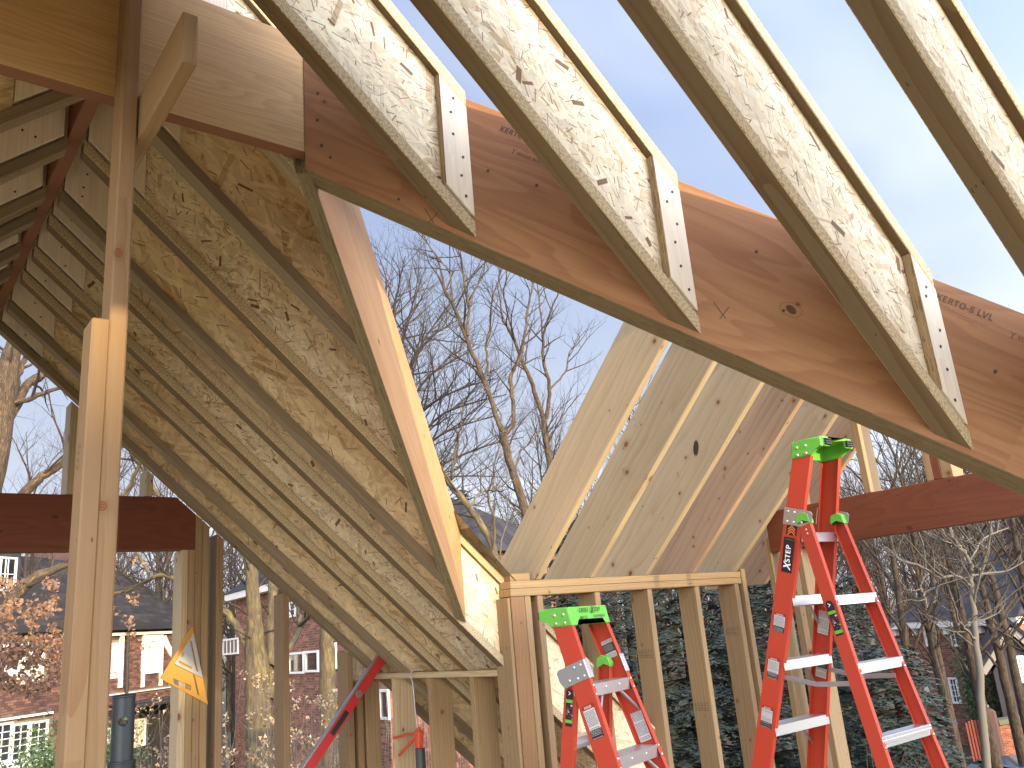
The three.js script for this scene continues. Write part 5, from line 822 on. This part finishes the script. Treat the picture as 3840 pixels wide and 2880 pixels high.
bareTree('mossy_trunk', 'stout mossy trunk right of the white casement window', 15, [[[1238, 2900, 30], [1232, 2640, 28], [1228, 2480, 27], [1225, 2360, 25], [1220, 2200, 22], [1230, 2000, 16], [1210, 1800, 8]], [[1226, 2300, 10], [1290, 2150, 8], [1330, 2000, 4]], [[1222, 2200, 10], [1160, 2060, 8], [1120, 1900, 4]]], { density: [2, 3, 3], length: [1.4, 0.7, 0.36], radius: [0.022, 0.01, 0.005], angle: [0.7, 0.7, 0.7], wander: 0.5, lift: 0.05, from: 0.4 }, 107, [bark.moss, bark.dark, bark.twig]);
bareTree('gnarled_tree', 'gnarled lichen pale tree under the orange red header', 12, [
  [[3700, 2900, 13], [3672, 2500, 11], [3650, 2300, 9], [3642, 2188, 7], [3645, 2138, 6], [3630, 2088, 5.5], [3595, 2047, 5], [3558, 2035, 4.5], [3504, 2019, 4], [3464, 1997, 3], [3400, 1960, 1.6]],
  [[3646, 2200, 5], [3589, 2160, 4.6], [3520, 2166, 4.4], [3482, 2144, 4.2], [3440, 2120, 4], [3379, 2100, 2.6], [3320, 2050, 1.4]], [[3482, 2148, 4], [3455, 2190, 3.4], [3464, 2232, 2.8], [3479, 2279, 1.8]], [[3640, 2160, 4], [3700, 2150, 3.4], [3777, 2140, 2.6], [3850, 2100, 1.5]],
  [[3600, 2050, 4], [3560, 1990, 3.4], [3560, 1900, 2.4]], [[3650, 2260, 4], [3700, 2060, 3.4], [3720, 1900, 2]], [[3640, 2100, 4], [3690, 2020, 3], [3780, 1980, 2]], [[3520, 2166, 3.4], [3514, 2220, 2.8], [3505, 2260, 2]], [[3660, 2400, 4], [3600, 2330, 3], [3570, 2240, 2]],
], { density: [5, 5, 5], length: [0.9, 0.5, 0.25], radius: [0.013, 0.006, 0.0035], angle: [0.9, 0.8, 0.8], wander: 0.8, lift: 0.0, from: 0.1, depth: 2 }, 108, [bark.pale, bark.pale, bark.twig]);
// open-grown bare trees farther off
const far = [[3250, 17, 1700, 520], [3480, 16, 1760, 480], [3700, 17, 1650, 560], [3850, 15, 1700, 500], [3600, 19, 1850, 420], [3380, 22, 1900, 420], [3320, 24, 1540, 700], [3560, 21, 1480, 640], [3420, 30, 1600, 520], [3760, 26, 1560, 700], [1150, 38, 1750, 420], [880, 42, 1900, 420], [1480, 40, 1700, 420], [2080, 36, 1850, 360], [2260, 44, 1800, 420], [620, 40, 1780, 420], [330, 46, 1800, 380], [130, 36, 1620, 420], [2700, 44, 1900, 460], [3020, 40, 1850, 480], [3650, 44, 1900, 460], [1980, 50, 1900, 420], [1720, 48, 1900, 420], [1880, 42, 1840, 380]];
far.forEach(([px, D, top, spread], i) => {
  const R = rng(300 + i), hz = 2534 - 0.0877 * px, base = hz + 5.3 / D * FOC * 0.6, lean = (px - 960) / 11000, X = (y) => px + lean * (y - top), limbs = [[[X(base), base, 300 / D], [X(mix(base, top, 0.4)), mix(base, top, 0.4), 210 / D], [X(mix(base, top, 0.75)) + (R() - 0.5) * 60, mix(base, top, 0.75), 110 / D], [X(top) + (R() - 0.5) * 80, top, 26 / D]]];
  const n = 9; for (let k = 0; k < n; k++) { const f = mix(0.25, 0.85, k / (n - 1)), y = mix(base, top, f), s = (k % 2 ? 1 : -1) * spread * (0.3 + 0.3 * R()) * (1.15 - f * 0.7), dy = spread * (0.25 + 0.5 * R()); limbs.push([[X(y), y, 95 / D], [X(y) + s * 0.4, y - dy * 0.45, 70 / D], [X(y) + s * 0.8, y - dy * 0.8, 44 / D], [X(y) + s * 1.2, y - dy, 18 / D]]); }
  bareTree('distant_bare_tree',  'bare grey tree in the far line of winter trees', D, limbs, { density: [1.5, 1.7, 1.7], length: [D * 0.075, D * 0.042, D * 0.022], radius: [D * 0.0011, D * 0.0005, D * 0.00034], angle: [0.75, 0.75, 0.75], wander: 0.5, lift: 0.06, from: 0.1, depth: D * 0.16 }, 400 + i, [bark.dark, bark.dark, bark.twig], 'far line of bare trees');
});
// conifers: whorls of drooping boughs set with needle sprays
const needleMat = [[0.012, 0.022, 0.015], [0.016, 0.030, 0.018], [0.010, 0.018, 0.013], [0.022, 0.036, 0.020]].map((c) => new THREE.MeshPhysicalMaterial({ color: new THREE.Color(...c), roughness: 0.85, transmission: 0.12, thickness: 0, side: THREE.DoubleSide }));
function conifer(label, px, D, topPy, halfPx, seed, botPy = 2900, dens = 1) {
  const R = rng(seed), o = thing('spruce_tree', label, 'tree'), B = atDist(px, botPy, D), top = atDist(px, topPy, D).y, H = top - GROUND, rad = halfPx / FOC * D, T = new Tubes();
  T.add([new THREE.Vector3(B.x, GROUND, B.z), new THREE.Vector3(B.x, mix(GROUND, top, 0.5), B.z), new THREE.Vector3(B.x, top, B.z)], [0.16, 0.1, 0.015], 8); part('trunk', T.geo(), bark.dark, o);
  const G = needleMat.map(() => ({ p: [], i: [] })), bt = new Tubes(), toCam = Math.atan2(-B.z, -B.x);
  for (let y = GROUND + 0.5; y < top - 0.1;) {
    const f = (y - GROUND) / H, r = rad * Math.pow(1 - f, 0.75), nb = 7 + (R() * 4 | 0);
    for (let k = 0; k < nb; k++) {
      const a = k / nb * 6.283 + R() * 0.6, back = Math.cos(a - toCam) < -0.35; if (back && R() < 0.6) continue;
      const l = r * (0.7 + 0.45 * R()), pts = [], rr = [], n = 6; for (let s = 0; s <= n; s++) { const t = s / n; pts.push(new THREE.Vector3(B.x + Math.cos(a) * l * t, y + l * (0.10 * t - 0.34 * t * t + 0.10 * t * t * t), B.z + Math.sin(a) * l * t)); rr.push(0.018 * (1 - 0.8 * t)); } bt.add(pts, rr, 3);
      const ns = Math.max(6, Math.round(l * 52 * dens));
      for (let s = 0; s < ns; s++) { const t = 0.15 + 0.85 * Math.sqrt(R()), x = t * n, i = Math.min(n - 1, x | 0), b = pts[i].clone().lerp(pts[i + 1], x - i), sd = R() < 0.5 ? -1 : 1, al = a + sd * (0.4 + R() * 0.9), sl = (0.10 + 0.20 * (1 - t * 0.5)) * (0.7 + 0.6 * R()), e = b.clone().add(new THREE.Vector3(Math.cos(al) * sl, -sl * (0.15 + 0.55 * R()), Math.sin(al) * sl)), g = G[R() * 4 | 0];
        // a spray: a rib with needles to both sides as a ragged ribbon of small blades
        const d = e.clone().sub(b), w = new THREE.Vector3(-d.z, 0, d.x).normalize(), m = 4; for (let q = 0; q < m; q++) { const c = b.clone().addScaledVector(d, (q + R() * 0.7) / m), h = 0.035 + 0.035 * R(), fw = d.clone().normalize(); for (const si of [-1, 1]) { const k0 = g.p.length / 3, tip = c.clone().addScaledVector(w, si * h).addScaledVector(fw, h * 0.9); tip.y += (R() - 0.6) * 0.03; g.p.push(c.x, c.y, c.z, tip.x, tip.y, tip.z, c.x + fw.x * 0.045, c.y + fw.y * 0.045, c.z + fw.z * 0.045); g.i.push(k0, k0 + 1, k0 + 2); } }
      }
    }
    y += mix(0.26, 0.17, f) * (0.8 + 0.4 * R());
  }
  part('boughs', bt.geo(), bark.dark, o).userData.kind = 'stuff'; G.forEach((g, k) => { const m = new THREE.BufferGeometry(); m.setAttribute('position', new THREE.Float32BufferAttribute(g.p, 3)); m.setIndex(g.i); m.computeVertexNormals(); const q = part('needles', m, needleMat[k], o); q.userData.kind = 'stuff'; });
  return settle(o);
}
conifer('dark spruce right behind the stud wall left of the short ladder', 2200, 13, 1960, 420, 501);
conifer('dark spruce behind the studs between the two ladders', 2640, 12.5, 2010, 470, 502);
conifer('big dark spruce behind the tall ladder', 3080, 12, 1930, 560, 503);
conifer('lower spruce right of the tall ladder', 3420, 11, 2330, 420, 504);
conifer('small far evergreen beside the foot of the valley beam', 1790, 30, 1820, 190, 505, 2700, 0.7);
conifer('spruce deep behind the studs left of the tall ladder', 2420, 18, 2090, 420, 506, 2900, 0.6);
conifer('spruce deep behind the tall ladder right rail', 2900, 19, 2060, 460, 507, 2900, 0.6);
conifer('spruce half hidden by the gnarled tree', 3330, 20, 2120, 330, 508, 2900, 0.6);
// the wood beyond: nobody could count it
{
  const R = rng(900), T = [new Tubes(), new Tubes(), new Tubes()], tr = [new THREE.Vector3(0, 0, 0), new THREE.Vector3(0.1, 4, 0), new THREE.Vector3(0, 8, 0.2), new THREE.Vector3(0.2, 12.5, 0)], rd = [0.22, 0.17, 0.1, 0.02]; T[0].add(tr, rd, 6);
  sprout(T, R, tr, rd, { density: [2.6, 2.2, 2.0], length: [4.2, 2.2, 1.1], radius: [0.06, 0.028, 0.016], angle: [0.75, 0.7, 0.7], wander: 0.4, lift: 0.1, from: 0.22 }, 0);
  const g = mergeGeometries(T.map((t) => t.geo())), n = 130, m = new THREE.InstancedMesh(g, bark.dark, n), q = new THREE.Object3D();
  for (let k = 0; k < n; k++) { const az = 0.06 + 1.25 * (k + R() * 0.9) / n, D = 48 + 42 * R(); q.position.set(Math.sin(az) * D, GROUND - 0.2, -Math.cos(az) * D); q.rotation.set(0, R() * 6.28, 0); const s = 0.7 + 0.55 * R(); q.scale.set(s, s * (0.85 + 0.4 * R()), s); q.updateMatrix(); m.setMatrixAt(k, q.matrix); }
  m.name = 'distant_woodland'; m.userData = { kind: 'stuff', label: 'grey brown mass of bare woodland behind everything', category: 'woodland' }; scene.add(m);
}
// shrubs
function shrub(label, px, py, D, halfPx, hPx, seed, { mat = bark.pale, heads = null, green = false, n = 90 } = {}) {
  const R = rng(seed), o = thing(green ? 'evergreen_shrub' : 'dry_shrub', label, 'shrub', green ? undefined : 'dry shrubs by the left house'), T = [new Tubes(), new Tubes(), new Tubes()], b = atDist(px, py, D), rad = halfPx / FOC * D, top = atDist(px, py - hPx, D).y, gy = GROUND, hp = [];
  for (let k = 0; k < n; k++) { const a = R() * 6.283, q = Math.sqrt(R()) * rad, p0 = new THREE.Vector3(b.x + Math.cos(a) * q * 0.45, gy, b.z + Math.sin(a) * q * 0.45), h = (top - gy) * (0.6 + 0.45 * R()), e = new THREE.Vector3(b.x + Math.cos(a) * q * 1.1, gy + h, b.z + Math.sin(a) * q * 1.1), pts = [], rr = []; for (let s = 0; s <= 5; s++) { const t = s / 5; pts.push(p0.clone().lerp(e, t).add(new THREE.Vector3((R() - 0.5) * 0.12, 0, (R() - 0.5) * 0.12))); rr.push(0.012 * (1 - 0.75 * t)); }
    T[0].add(pts, rr, 3); sprout(T, R, pts, rr, { density: [2.2, 3], length: [0.6, 0.3], radius: [0.006, 0.004], angle: [0.6, 0.7], wander: 0.5, lift: 0.08, from: 0.4 }, 0); hp.push(pts[5], pts[4]); }
  part('stems', T[0].geo(), mat, o).userData.kind = 'stuff'; part('branchlets', mergeGeometries([T[1].geo(), T[2].geo()]), green ? bark.dark : bark.pale, o).userData.kind = 'stuff';
  const mats = green ? [[0.05, 0.085, 0.03], [0.075, 0.12, 0.04]].map((c) => std({ color: new THREE.Color(...c), side: THREE.DoubleSide })) : heads;
  if (mats) { const G = mats.map(() => ({ p: [], i: [] })); const per = green ? 260 : 16; for (const h of hp) for (let k = 0; k < per; k++) { const g = G[R() * mats.length | 0], s = green ? 0.05 : 0.032, sp = green ? 0.34 : 0.10, c = new THREE.Vector3(h.x + (R() + R() - 1) * sp, h.y + (R() + R() - 1.2) * sp * (green ? 2.6 : 1), h.z + (R() + R() - 1) * sp), k0 = g.p.length / 3; for (let v = 0; v < 3; v++) g.p.push(c.x + (R() - 0.5) * s * 2, c.y + (R() - 0.5) * s * 2, c.z + (R() - 0.5) * s * 2); g.i.push(k0, k0 + 1, k0 + 2); }
    G.forEach((g, k) => { const m = new THREE.BufferGeometry(); m.setAttribute('position', new THREE.Float32BufferAttribute(g.p, 3)); m.setIndex(g.i); m.computeVertexNormals(); const q = part(green ? 'foliage' : 'seed_heads', m, mats[k], o); q.userData.kind = 'stuff'; }); }
  return settle(o);
}
const seed1 = [[0.34, 0.22, 0.12], [0.26, 0.16, 0.085], [0.42, 0.30, 0.18]].map((c) => std({ color: new THREE.Color(...c), side: THREE.DoubleSide }));
shrub('dry hydrangea like shrub with pale seed heads beside the steel tube', 600, 2880, 15, 150, 270, 601, { heads: seed1, n: 46 });
shrub('tangled dry shrub under the sycamore trunks', 900, 2880, 13, 190, 330, 602, { heads: seed1, n: 60 });
shrub('tangled dry shrub between the gable studs', 1110, 2880, 12.5, 170, 300, 603, { heads: seed1, n: 60 });
shrub('thin dry brush behind the red level', 1330, 2880, 12, 150, 260, 604, { n: 50 });
shrub('leafless brush at the foot of the spruces', 3200, 2890, 10.5, 260, 160, 605, { n: 50 });
shrub('green shrub below the lower window', 190, 2900, 20, 150, 75, 606, { green: true, n: 22 });
shrub('green shrub left of the steel tube', 395, 2900, 20, 110, 85, 607, { green: true, n: 18 });
shrub('yellow green shrub before the gabled house', 3760, 2700, 28, 130, 200, 608, { green: true, n: 20 });

scene.traverse((o) => { if (o.isMesh || o.isInstancedMesh) o.castShadow = o.receiveShadow = true; });
renderer.render(scene, camera);
